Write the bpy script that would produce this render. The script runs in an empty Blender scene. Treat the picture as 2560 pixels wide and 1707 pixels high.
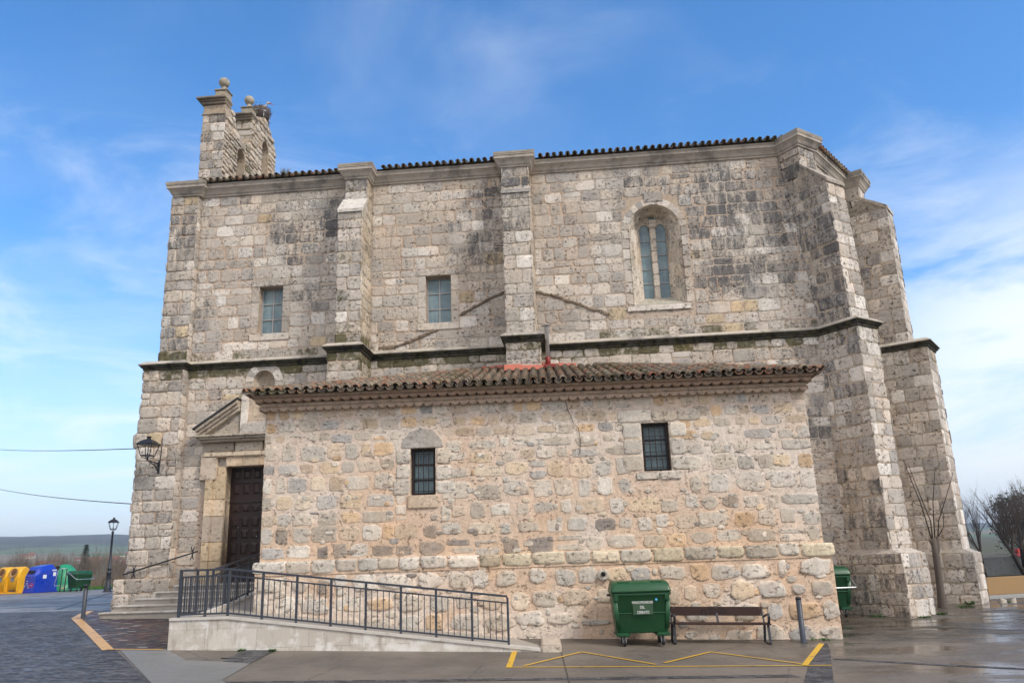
# Recreation of a village church square photograph
EXPOSURE = 0.66; SUN_E = 1.8; SKY_S = 0.11; SKY_SAT = 1.27; SKY_VAL = 1.5; SKY_HUE = 0.5
PALE = (5.2, 6.0, 6.9); CLOUD = (7.2, 7.4, 7.6); BACK_FILL = (8.2, 7.7, 7.25); HAZE = 0.00031
import bpy, bmesh, math, random
from mathutils import Vector, Matrix, noise
R = math.radians
scene = bpy.context.scene
COL = scene.collection
# ------------------------------------------------------------------ camera
cd = bpy.data.cameras.new("camera"); cam = bpy.data.objects.new("camera", cd); COL.objects.link(cam)
cd.sensor_width = 36.0; cd.lens = 36.0*2004/2560; cd.clip_start = 0.1; cd.clip_end = 9000
_p, _r = R(15.175), R(1.987)
_f = Vector((0, math.cos(_p), math.sin(_p))); _x = Vector((1, 0, 0)); _u = Vector((0, -math.sin(_p), math.cos(_p)))
_cx = _x*math.cos(_r) - _u*math.sin(_r); _cu = _x*math.sin(_r) + _u*math.cos(_r)
cam.matrix_world = Matrix(((_cx.x, _cu.x, -_f.x, 0), (_cx.y, _cu.y, -_f.y, 0), (_cx.z, _cu.z, -_f.z, 0), (0, 0, 0, 1)))
scene.camera = cam
scene.view_settings.view_transform = 'Standard'; scene.view_settings.look = 'None'
scene.view_settings.gamma = 1.0; scene.view_settings.exposure = EXPOSURE
scene.cycles.use_denoising = True
# ------------------------------------------------------------------ sun and sky
SUN_EL, SUN_AZ = R(42), R(128)      # azimuth clockwise from +Y (north): behind the camera, to the right
sl = bpy.data.lights.new("sun", 'SUN'); sun = bpy.data.objects.new("sun", sl); COL.objects.link(sun)
sl.energy = SUN_E; sl.angle = R(14); sl.color = (1.0, 0.94, 0.85)
_d = Vector((math.sin(SUN_AZ)*math.cos(SUN_EL), math.cos(SUN_AZ)*math.cos(SUN_EL), math.sin(SUN_EL)))
sun.rotation_euler = _d.to_track_quat('Z', 'Y').to_euler()
world = bpy.data.worlds.new("World"); scene.world = world; world.use_nodes = True
wt = world.node_tree; wn = wt.nodes; wl = wt.links
for n in list(wn): wn.remove(n)
def WN(t, **k):
    n = wn.new(t)
    for a, b in k.items(): setattr(n, a, b)
    return n
def wmath(op, a, b=None, c=None, clamp=False):
    n = WN('ShaderNodeMath', operation=op); n.use_clamp = clamp
    for i, v in enumerate((a, b, c)):
        if v is None: continue
        if isinstance(v, (int, float)): n.inputs[i].default_value = v
        else: wl.new(v, n.inputs[i])
    return n.outputs[0]
def wramp(v, a, b, lo=0.0, hi=1.0):
    n = WN('ShaderNodeMapRange', interpolation_type='SMOOTHSTEP')
    wl.new(v, n.inputs[0]); n.inputs[1].default_value = a; n.inputs[2].default_value = b; n.inputs[3].default_value = lo; n.inputs[4].default_value = hi
    return n.outputs[0]
def wmix(f, a, b):
    n = WN('ShaderNodeMix', data_type='RGBA')
    for s, v in ((n.inputs[0], f), (n.inputs[6], a), (n.inputs[7], b)):
        if isinstance(v, tuple): s.default_value = (*v, 1)
        elif isinstance(v, (int, float)): s.default_value = v
        else: wl.new(v, s)
    return n.outputs[2]
sky = WN('ShaderNodeTexSky', sky_type='NISHITA'); sky.sun_disc = False
sky.sun_elevation = SUN_EL; sky.sun_rotation = SUN_AZ; sky.altitude = 700; sky.air_density = 1.0; sky.dust_density = 0.6; sky.ozone_density = 3.0
tc = WN('ShaderNodeTexCoord'); sep = WN('ShaderNodeSeparateXYZ'); wl.new(tc.outputs['Generated'], sep.inputs[0])
SX, SY, SZ = sep.outputs[0], sep.outputs[1], sep.outputs[2]
def wnoise(scale_xyz, scale, detail=6, rough=0.55, dist=0.0, off=(0, 0, 0), rot=(0, 0, 0)):
    m = WN('ShaderNodeMapping'); wl.new(tc.outputs['Generated'], m.inputs[0]); m.inputs['Scale'].default_value = scale_xyz; m.inputs['Location'].default_value = off; m.inputs['Rotation'].default_value = rot
    n = WN('ShaderNodeTexNoise'); wl.new(m.outputs[0], n.inputs['Vector']); n.inputs['Scale'].default_value = scale
    n.inputs['Detail'].default_value = detail; n.inputs['Roughness'].default_value = rough; n.inputs['Distortion'].default_value = dist
    return n.outputs[0]
hsv = WN('ShaderNodeHueSaturation'); wl.new(sky.outputs[0], hsv.inputs['Color']); hsv.inputs['Saturation'].default_value = SKY_SAT; hsv.inputs['Value'].default_value = SKY_VAL; hsv.inputs['Hue'].default_value = SKY_HUE
zabs = wmath('MAXIMUM', SZ, 0.0)
c0 = hsv.outputs[0]
# pale air low over the horizon
c1 = wmix(wmath('MULTIPLY', wramp(zabs, 0.29, 0.0), 0.84), c0, PALE)
# thin veils of high cloud
veil = wmath('MULTIPLY', wramp(wnoise((1.0, 1.0, 2.2), 1.7, 7, 0.58, 0.6, (0.3, 0.2, 0.1), (0.0, 0.35, 0.2)), 0.40, 0.85), wramp(wnoise((1, 1, 1.6), 1.5, 3, 0.5, 0.0, (2.3, 0, 1)), 0.34, 0.66))
veil2 = wmath('MULTIPLY', wramp(wnoise((1.0, 1.4, 2.6), 2.6, 8, 0.66, 0.8, (5.3, 1.7, 3.3), (0.2, -0.3, 0.5)), 0.46, 0.80), wramp(zabs, 0.62, 0.40))
c2 = wmix(wmath('MULTIPLY', veil2, 0.34), wmix(wmath('MULTIPLY', veil, 0.5), c1, CLOUD), CLOUD)
# bank of white cloud low on the right and a lower one on the left
low = wmath('MULTIPLY', wramp(wnoise((1.0, 1.0, 3.0), 3.4, 7, 0.6, 0.5, (4.1, 1.2, 0.4)), 0.32, 0.56), wmath('MULTIPLY', wramp(SX, 0.28, 0.56), wramp(zabs, 0.44, 0.22)))
c3 = wmix(wmath('MULTIPLY', low, 0.82), c2, CLOUD)
lowl = wmath('MULTIPLY', wramp(wnoise((1.0, 1.0, 5.0), 4.0, 7, 0.6, 0.6, (1.1, 5.2, 2.4)), 0.40, 0.66), wmath('MULTIPLY', wramp(SX, 0.05, -0.35), wramp(zabs, 0.36, 0.14)))
c4 = wmix(wmath('MULTIPLY', lowl, 0.5), c3, CLOUD)
# unseen white fill cloud added behind the camera to neutralise blue light on the facade
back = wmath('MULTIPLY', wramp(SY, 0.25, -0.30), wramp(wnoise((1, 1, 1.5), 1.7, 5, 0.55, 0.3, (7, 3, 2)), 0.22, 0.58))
c5 = wmix(wmath('MULTIPLY', back, 0.92), c4, BACK_FILL)
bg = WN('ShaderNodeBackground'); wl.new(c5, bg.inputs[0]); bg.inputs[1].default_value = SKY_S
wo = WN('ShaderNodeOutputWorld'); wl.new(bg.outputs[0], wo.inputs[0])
# ------------------------------------------------------------------ helpers
rnd = random.Random(7)
def U(a, b): return rnd.uniform(a, b)
def V3(*a): return Vector(a)
def sp(t, k): return k*math.log1p(math.exp(t/k)) if t/k < 40 else t
def sclamp(v, lo, hi, k=1.5): return lo + sp(v-lo, k) - sp(v-hi, k)
def gz(x, y): return -1.86 - .033*(sclamp(x, -13, 8.5) - .9) + .05*(sclamp(y, -40, 25.5, 1.0) - 20.4)
def tag(o, label=None, cat=None, group=None, kind=None):
    if label: o['label'] = label
    if cat: o['category'] = cat
    if group: o['group'] = group
    if kind: o['kind'] = kind
    return o
def thing(name, label, cat, loc=(0, 0, 0), rot=0.0, group=None):
    o = bpy.data.objects.new(name, None); COL.objects.link(o); o.location = loc; o.rotation_euler = (0, 0, rot)
    o.empty_display_size = .3
    return tag(o, label, cat, group)
def lerp(a, b, t): return a + (b-a)*t
def mixc(a, b, t): return tuple(lerp(x, y, t) for x, y in zip(a, b))
class MB:
    def __init__(s): s.v = []; s.f = []; s.c = []; s.m = []; s.sm = []; s.col = (1, 1, 1, 0); s.moss = 0.0
    def vert(s, p, col=None, moss=None):
        s.v.append(tuple(p)); s.c.append(col if col is not None else s.col); s.m.append(s.moss if moss is None else moss); return len(s.v)-1
    def face(s, ids, smooth=False): s.f.append(tuple(ids)); s.sm.append(smooth)
    def poly(s, pts, smooth=False, col=None):
        s.face([s.vert(p, col) for p in pts], smooth)
    def box(s, a, b, M=None):
        (x0, y0, z0), (x1, y1, z1) = a, b
        P = [V3(x, y, z) for z in (z0, z1) for y in (y0, y1) for x in (x0, x1)]
        if M is not None: P = [M @ p for p in P]
        i = [s.vert(p) for p in P]
        for q in ((0, 2, 3, 1), (4, 5, 7, 6), (0, 1, 5, 4), (2, 6, 7, 3), (0, 4, 6, 2), (1, 3, 7, 5)): s.face([i[k] for k in q])
    def bbox(s, a, b, bev=.02, M=None):
        "box with chamfered edges"
        bm = bmesh.new(); bmesh.ops.create_cube(bm, size=1)
        c = [(x+y)/2 for x, y in zip(a, b)]; d = [abs(y-x) for x, y in zip(a, b)]
        for v in bm.verts: v.co = V3(c[0]+v.co.x*d[0], c[1]+v.co.y*d[1], c[2]+v.co.z*d[2])
        bmesh.ops.bevel(bm, geom=bm.edges[:], offset=min(bev, min(d)*.45), segments=2, affect='EDGES')
        s.addbm(bm, M); bm.free()
    def addbm(s, bm, M=None, smooth=False):
        bm.verts.ensure_lookup_table(); k = len(s.v)
        for v in bm.verts: s.vert(M @ v.co if M is not None else v.co)
        for f in bm.faces: s.face([k+v.index for v in f.verts], smooth)
    def prism(s, pts, z0, z1, cap=True):
        "pts: plan polygon, ccw; z0/z1 numbers or functions"
        n = len(pts); g = lambda z, p: z(p[0], p[1]) if callable(z) else z
        a = [s.vert((p[0], p[1], g(z0, p))) for p in pts]; b = [s.vert((p[0], p[1], g(z1, p))) for p in pts]
        for i in range(n): j = (i+1) % n; s.face((a[i], a[j], b[j], b[i]))
        if cap: s.face(b); s.face(a[::-1])
    def hexa(s, lo, hi):
        "solid between two quads"
        a = [s.vert(p) for p in lo]; b = [s.vert(p) for p in hi]; n = len(lo)
        for i in range(n): j = (i+1) % n; s.face((a[i], a[j], b[j], b[i]))
        s.face(b); s.face(a[::-1])
    def tube(s, pts, r, n=8, cap=True, smooth=True):
        pts = [Vector(p) for p in pts]; rs = r if isinstance(r, (list, tuple)) else [r]*len(pts)
        rings = []; prev = None
        for i, p in enumerate(pts):
            t = (pts[min(i+1, len(pts)-1)] - pts[max(i-1, 0)]).normalized()
            if prev is None:
                a = t.orthogonal().normalized()
            else:
                a = (prev - t*prev.dot(t)); a = a.normalized() if a.length > 1e-6 else t.orthogonal().normalized()
            prev = a; b = t.cross(a)
            rings.append([s.vert(p + (a*math.cos(2*math.pi*k/n) + b*math.sin(2*math.pi*k/n))*rs[i]) for k in range(n)])
        for A, B in zip(rings, rings[1:]):
            for k in range(n): s.face((A[k], A[(k+1) % n], B[(k+1) % n], B[k]), smooth)
        if cap: s.face(rings[0][::-1]); s.face(rings[-1])
    def lathe(s, prof, c=(0, 0, 0), n=16, smooth=True):
        rings = [[s.vert((c[0]+r*math.cos(2*math.pi*k/n), c[1]+r*math.sin(2*math.pi*k/n), c[2]+z)) for k in range(n)] for r, z in prof]
        for A, B in zip(rings, rings[1:]):
            for k in range(n): s.face((A[k], A[(k+1) % n], B[(k+1) % n], B[k]), smooth)
        s.face(rings[0][::-1]); s.face(rings[-1])
    def loft(s, rings, smooth=True, caps=True, closed=True):
        ids = [[s.vert(p) for p in r] for r in rings]; n = len(ids[0])
        for A, B in zip(ids, ids[1:]):
            for k in range(n if closed else n-1): s.face((A[k], A[(k+1) % n], B[(k+1) % n], B[k]), smooth)
        if caps: s.face(ids[0][::-1]); s.face(ids[-1])
    def build(s, name, mat, parent=None, label=None, fix=True):
        me = bpy.data.meshes.new(name); me.from_pydata(s.v, [], s.f)
        me.polygons.foreach_set('use_smooth', s.sm)
        a = me.color_attributes.new('tint', 'FLOAT_COLOR', 'POINT'); a.data.foreach_set('color', [x for c in s.c for x in c])
        m = me.attributes.new('moss', 'FLOAT', 'POINT'); m.data.foreach_set('value', s.m)
        if mat: me.materials.append(mat)
        me.update(); me.validate()
        if fix:
            bm = bmesh.new(); bm.from_mesh(me); bmesh.ops.recalc_face_normals(bm, faces=bm.faces[:]); bm.to_mesh(me); bm.free()
        o = bpy.data.objects.new(name, me); COL.objects.link(o)
        if parent is not None: o.parent = parent
        if label: o['label'] = label
        return o
def sweep(mb, path, prof, closed=False, colf=None):
    "mitred moulding: path = plan points (outside on the right when walking), prof = [(out, z)] bottom to top"
    P = [Vector((p[0], p[1])) for p in path]; n = len(P); nor = []
    for i in range(n-1):
        d = (P[i+1]-P[i]).normalized(); nor.append(Vector((d.y, -d.x)))
    rings = []
    for i in range(n):
        a = nor[max(i-1, 0)]; b = nor[min(i, n-2)]
        m = (a+b); m = m.normalized() if m.length > 1e-6 else a
        k = 1/max(.35, m.dot(b))
        rings.append([mb.vert((P[i].x+m.x*k*o, P[i].y+m.y*k*o, z), colf(j) if colf else None) for j, (o, z) in enumerate(prof)])
    for A, B in zip(rings, rings[1:]):
        for k in range(len(prof)-1): mb.face((A[k], B[k], B[k+1], A[k+1]))
    mb.face(rings[0]); mb.face(rings[-1][::-1])
def copy_tree(o, parent=None):
    c = o.copy(); COL.objects.link(c)
    if parent is not None: c.parent = parent
    for ch in list(o.children): copy_tree(ch, c)
    return c
# ------------------------------------------------------------------ materials
def mat_new(name):
    m = bpy.data.materials.new(name); m.use_nodes = True; nt = m.node_tree
    for n in list(nt.nodes): nt.nodes.remove(n)
    return m, nt
class NT:
    def __init__(s, name):
        s.m, s.t = mat_new(name); s.b = s.n('ShaderNodeBsdfPrincipled'); s.o = s.n('ShaderNodeOutputMaterial'); s.l(s.b.outputs[0], s.o.inputs[0])
        s.tc = s.n('ShaderNodeTexCoord')
    def n(s, t, **k):
        x = s.t.nodes.new(t)
        for a, b in k.items(): setattr(x, a, b)
        return x
    def l(s, a, b): s.t.links.new(a, b)
    def put(s, sock, v):
        if isinstance(v, (int, float)): sock.default_value = v
        elif isinstance(v, tuple): sock.default_value = v if len(v) == 4 or sock.type == 'VECTOR' else (*v, 1)
        else: s.l(v, sock)
    def vec(s, scale=(1, 1, 1), rot=(0, 0, 0), src='Object', off=(0, 0, 0)):
        m = s.n('ShaderNodeMapping'); s.l(s.tc.outputs[src], m.inputs[0]); m.inputs['Scale'].default_value = scale; m.inputs['Rotation'].default_value = rot; m.inputs['Location'].default_value = off
        return m.outputs[0]
    def noise(s, scale, detail=4, rough=.55, vec=None, dist=0.0, out=0):
        n = s.n('ShaderNodeTexNoise'); s.put(n.inputs['Vector'], vec if vec is not None else s.tc.outputs['Object'])
        n.inputs['Scale'].default_value = scale; n.inputs['Detail'].default_value = detail; n.inputs['Roughness'].default_value = rough; n.inputs['Distortion'].default_value = dist
        return n.outputs[out]
    def voro(s, scale, vec=None, feature='F1', out=0, rand=1.0):
        n = s.n('ShaderNodeTexVoronoi', feature=feature); s.put(n.inputs['Vector'], vec if vec is not None else s.tc.outputs['Object'])
        n.inputs['Scale'].default_value = scale; n.inputs['Randomness'].default_value = rand
        return n.outputs[out]
    def math(s, op, a, b=None, clamp=False):
        n = s.n('ShaderNodeMath', operation=op); n.use_clamp = clamp; s.put(n.inputs[0], a)
        if b is not None: s.put(n.inputs[1], b)
        return n.outputs[0]
    def ramp(s, v, a, b, lo=0.0, hi=1.0, smooth=True):
        n = s.n('ShaderNodeMapRange', interpolation_type='SMOOTHSTEP' if smooth else 'LINEAR'); s.put(n.inputs[0], v)
        for i, x in enumerate((a, b, lo, hi)): n.inputs[i+1].default_value = x
        return n.outputs[0]
    def mix(s, f, a, b, mode='MIX'):
        n = s.n('ShaderNodeMix', data_type='RGBA', blend_type=mode); s.put(n.inputs[0], f); s.put(n.inputs[6], a); s.put(n.inputs[7], b); return n.outputs[2]
    def attr(s, name, out='Color'):
        n = s.n('ShaderNodeAttribute', attribute_name=name); return n.outputs[out]
    def bump(s, h, strength=.5, dist=.02, normal=None):
        n = s.n('ShaderNodeBump'); s.put(n.inputs['Height'], h); n.inputs['Strength'].default_value = strength; n.inputs['Distance'].default_value = dist
        if normal is not None: s.l(normal, n.inputs['Normal'])
        return n.outputs[0]
    def done(s, color, rough=.85, normal=None, metal=0.0, spec=.5, **k):
        s.put(s.b.inputs['Base Color'], color); s.put(s.b.inputs['Roughness'], rough); s.b.inputs['Metallic'].default_value = metal
        s.b.inputs['Specular IOR Level'].default_value = spec
        if normal is not None: s.l(normal, s.b.inputs['Normal'])
        for a, b in k.items(): s.put(s.b.inputs[a.replace('_', ' ')], b)
        return s.m
def masonry(name, pit=.85, lich=1.0, fine=.42, pscale=9.0):
    t = NT(name); col = t.attr('tint'); al = t.attr('tint', 'Alpha'); ms = t.attr('moss', 'Fac')
    n1 = t.noise(1.7, 5, .6); n2 = t.noise(8, 6, .75); n3 = t.noise(26, 4, .8)
    br = t.math('ADD', 1.0, t.math('MULTIPLY', t.math('SUBTRACT', n1, .5), .55))
    br = t.math('ADD', br, t.math('MULTIPLY', t.math('SUBTRACT', n2, .5), fine*2.0))
    br = t.math('ADD', br, t.math('MULTIPLY', t.math('SUBTRACT', n3, .5), fine*1.6))
    bw = t.n('ShaderNodeCombineColor')
    for i in range(3): t.l(br, bw.inputs[i])
    c = t.mix(1.0, col, bw.outputs[0], 'MULTIPLY')
    # warm / cool drift
    c = t.mix(t.ramp(t.noise(.7, 6, .68, t.vec(off=(5, 2, 9))), .44, .68, 0, .40), c, t.mix(1.0, c, (1.05, .88, .73), 'MULTIPLY'))
    # streaky black lichen
    ln = t.noise(2.6, 6, .68, t.vec((2.2, 2.2, .75))); lf = t.noise(17, 4, .7)
    lm = t.ramp(t.math('ADD', t.math('ADD', al, t.math('MULTIPLY', t.math('SUBTRACT', ln, .5), 1.5)), t.math('MULTIPLY', t.math('SUBTRACT', lf, .5), 1.15)), .38, .95, 0, .85*lich)
    c = t.mix(lm, c, (.080, .082, .092))
    mm = t.ramp(t.math('ADD', ms, t.math('MULTIPLY', t.math('SUBTRACT', t.noise(5, 6, .7), .5), 1.3)), .4, .8, 0, .9)
    c = t.mix(mm, c, t.mix(t.noise(9, 3), (.036, .035, .015), (.135, .120, .034)))
    # pits in the travertine-like stone
    pv = t.noise(pscale, 5, .72, t.vec((1, 1, 1.35)), .4); pm = t.ramp(pv, .55, .64)
    reg = t.ramp(t.noise(1.9, 3, .6, t.vec(off=(3, 7, 1))), .36, .56, .12, 1.0)
    p = t.math('MULTIPLY', t.math('MULTIPLY', pm, reg), pit)
    c = t.mix(p, c, (.07, .055, .042))
    p2 = t.math('MULTIPLY', t.ramp(t.noise(pscale*2.6, 3, .7, t.vec((1, 1, 1.2), off=(2, 5, 3))), .60, .70), pit*.75)
    c = t.mix(p2, c, (.10, .085, .07))
    c = t.mix(t.math('MULTIPLY', t.ramp(t.noise(pscale*1.7, 4, .7, t.vec(off=(9, 1, 4))), .58, .70), .45), c, t.mix(1.0, c, (1.35, 1.35, 1.37), 'MULTIPLY'))
    h = t.math('SUBTRACT', t.math('ADD', t.math('MULTIPLY', n2, .7), t.math('MULTIPLY', n3, .35)), t.math('MULTIPLY', p, 1.2))
    return t.done(c, t.ramp(n2, .3, .7, .78, .95), t.bump(h, .75, .035), spec=.25)
def plain(name, col, rough=.5, metal=0.0, var=.12, scale=6, bump=0.0, spec=.5, dirt=None, dirtamt=.4):
    t = NT(name); n = t.noise(scale, 5, .6)
    c = t.mix(n, tuple(x*(1-var) for x in col), tuple(min(1, x*(1+var)) for x in col))
    if dirt: c = t.mix(t.ramp(t.noise(scale*.6, 6, .7, t.vec(off=(3, 1, 2))), .48, .75, 0, dirtamt), c, dirt)
    return t.done(c, t.ramp(n, .3, .7, max(.02, rough-.08), min(1, rough+.1)), t.bump(n, bump, .01) if bump else None, metal, spec)
M = {}
M['stone'] = masonry('weathered_limestone')
M['rubble'] = masonry('annex_rubble', pit=.62, lich=.9, fine=.5, pscale=10)
M['dressed'] = masonry('dressed_stone', pit=.6, fine=.38)
def tile_mat():
    t = NT('clay_tile'); col = t.attr('tint'); n = t.noise(9, 5, .7); n2 = t.noise(30, 3, .6)
    c = t.mix(t.ramp(n, .40, .72, 0, .6), col, (.13, .115, .09))
    c = t.mix(t.ramp(n2, .55, .75, 0, .35), c, (.26, .24, .20))
    c = t.mix(t.ramp(t.math('ADD', t.attr('moss', 'Fac'), t.math('MULTIPLY', t.math('SUBTRACT', t.noise(4, 5, .7), .5), 1.4)), .4, .8, 0, .85), c, (.06, .058, .016))
    return t.done(c, .85, t.bump(n, .4, .02), spec=.3)
M['tile'] = tile_mat()
M['iron'] = plain('black_painted_iron', (.012, .014, .020), .45, 0, .3)
M['rail'] = plain('blue_grey_painted_steel', (.036, .044, .062), .42, 0, .15, 9, dirt=(.10, .06, .045), dirtamt=.22)
M['rust'] = plain('dark_iron_grille', (.018, .013, .012), .7, 0, .4, 20)
def wood_mat(name, a, b, rough=.5, ax=(1, 1, 14)):
    t = NT(name); n = t.noise(3.2, 6, .65, t.vec(ax), .6)
    return t.done(t.mix(n, a, b), rough, t.bump(n, .25, .01), spec=.4)
M['door'] = wood_mat('dark_varnished_wood', (.010, .005, .004), (.042, .019, .015), .38, (14, 14, 1.5))
M['bench'] = wood_mat('brown_bench_wood', (.018, .009, .008), (.062, .028, .021), .42, (1.2, 14, 14))
def glass_mat():
    t = NT('frosted_window_glass'); n = t.noise(2.5, 4, .6); s = t.noise(1.2, 6, .7, t.vec((5, 5, .6)))
    c = t.mix(t.ramp(n, .3, .7), (.13, .21, .25), (.24, .34, .37)); c = t.mix(t.ramp(s, .48, .75, 0, .5), c, (.32, .37, .36)); c = t.mix(t.ramp(t.noise(1.1, 2, .5, t.vec(off=(4, 2, 6))), .5, .62, 0, .35), c, (.10, .16, .20))
    return t.done(c, t.ramp(s, .4, .7, .18, .4), t.bump(t.noise(1.8, 3, .5), .12, .02), 0, .5)
M['glass'] = glass_mat()
M['darkglass'] = plain('dim_window_glass', (.045, .075, .095), .12, 0, .3, 3)
M['frame'] = plain('pale_window_frame', (.36, .35, .35), .5)
M['paint_green'] = plain('dark_green_bin_plastic', (.006, .070, .022), .38, 0, .25, 4, dirt=(.045, .075, .05), dirtamt=.35)
M['paint_yellow'] = plain('yellow_bin_plastic', (.78, .40, .006), .4, 0, .1, 3, dirt=(.30, .2, .06), dirtamt=.3)
M['paint_blue'] = plain('blue_bin_plastic', (.006, .040, .40), .32, 0, .15, 2)
M['igloo'] = plain('bright_green_bin_plastic', (.012, .26, .12), .45, 0, .15, 3, dirt=(.10, .28, .17), dirtamt=.4)
M['steel'] = plain('galvanised_steel', (.50, .51, .52), .32, .85, .15, 8)
M['chrome'] = plain('bright_flue_steel', (.55, .56, .58), .35, .35, .1, 12)
M['rubber'] = plain('black_rubber', (.012, .012, .013), .7)
M['white'] = plain('white_sticker', (.72, .73, .72), .5, 0, .1, 20)
M['red'] = plain('red_paint', (.55, .02, .018), .5)
M['pink'] = plain('pink_waterproof_paint', (.56, .17, .115), .75, 0, .2, 4, .3)
M['redflash'] = plain('dark_red_flashing', (.25, .025, .02), .5)
M['bluedot'] = plain('blue_sticker', (.06, .35, .62), .5)
M['brass'] = plain('dull_grey_metal', (.25, .26, .28), .5, .6)
M['letter'] = plain('black_engraving', (.004, .003, .003), .7)
M['black'] = plain('dark_void', (.004, .004, .004), .9)
M['label_dirty'] = plain('scuffed_sticker_backing', (.022, .062, .026), .7, 0, .5, 12)
M['bark'] = plain('grey_bark', (.105, .085, .072), .9, 0, .4, 14, .8)
M['bark_dark'] = plain('dark_bark', (.030, .025, .023), .9, 0, .4, 9, .6)
M['twig'] = plain('dark_twigs', (.12, .10, .092), .9, 0, .3, 6)
M['scrubtwig'] = plain('brown_bare_brush', (.17, .125, .085), .95, 0, .45, .35)
M['leafdark'] = plain('dark_evergreen_leaf', (.032, .050, .022), .8, 0, .5, 3)
M['mossbark'] = plain('mossy_bark', (.20, .19, .015), .9, 0, .3, 10, .5)
M['leaf'] = plain('weed_leaf', (.045, .12, .018), .7, 0, .4, 6)
M['grass'] = plain('green_grass', (.05, .16, .012), .8, 0, .4, 2)
M['ochre'] = plain('ochre_rendered_wall', (.33, .205, .095), .85, 0, .12, 2, .1, dirt=(.30, .20, .11), dirtamt=.4)
M['cement'] = plain('grey_cement_wall', (.34, .34, .33), .9, 0, .15, 3, .2)
def plinth_mat():
    t = NT('stained_white_stone'); n = t.noise(2.0, 6, .65, t.vec((1, 1, 1.2))); n2 = t.noise(18, 4, .6)
    br = t.n('ShaderNodeTexBrick'); t.l(t.vec((1, 1, 1), (R(90), 0, 0)), br.inputs[0])
    br.inputs['Scale'].default_value = 1; br.inputs['Brick Width'].default_value = 1.15; br.inputs['Row Height'].default_value = .42; br.inputs['Mortar Size'].default_value = .006; br.offset = .37
    br.inputs['Color1'].default_value = (.50, .45, .39, 1); br.inputs['Color2'].default_value = (.60, .56, .50, 1); br.inputs['Mortar'].default_value = (.34, .31, .27, 1)
    c = t.mix(t.ramp(n, .44, .60), br.outputs[0], (.70, .68, .64))
    c = t.mix(t.ramp(t.noise(1.5, 6, .7, t.vec((3.2, 3.2, .8), off=(4, 4, 0))), .50, .70, 0, .65), c, (.30, .25, .20))
    c = t.mix(t.ramp(n2, .5, .75, 0, .25), c, (.35, .31, .26))
    return t.done(c, .75, t.bump(n2, .15, .01), spec=.4)
M['limewash'] = plinth_mat()
M['stepstone'] = plain('stained_step_stone', (.40, .36, .31), .75, 0, .2, 3, .2, dirt=(.15, .13, .09), dirtamt=.75)
def moulding_mat():
    t = NT('cornice_stone'); col = t.attr('tint'); n = t.noise(3, 6, .65, t.vec((1.6, 1.6, 2))); n2 = t.noise(20, 4, .65)
    c = t.mix(t.ramp(n, .4, .68, 0, .5), col, t.mix(1.0, col, (.84, .70, .56), 'MULTIPLY'))
    c = t.mix(t.ramp(t.noise(1.1, 6, .7, t.vec(off=(1, 8, 3))), .46, .68, 0, .75), c, (.135, .125, .12))
    mm = t.ramp(t.math('ADD', t.attr('moss', 'Fac'), t.math('MULTIPLY', t.math('SUBTRACT', t.noise(3.5, 6, .72), .5), 1.2)), .42, .72, 0, .95)
    c = t.mix(mm, c, t.mix(t.ramp(t.noise(6, 3), .4, .7), (.016, .015, .011), (.085, .08, .025)))
    return t.done(c, .9, t.bump(t.math('ADD', n, n2), .5, .02), spec=.25)
M['mould'] = moulding_mat()
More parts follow.
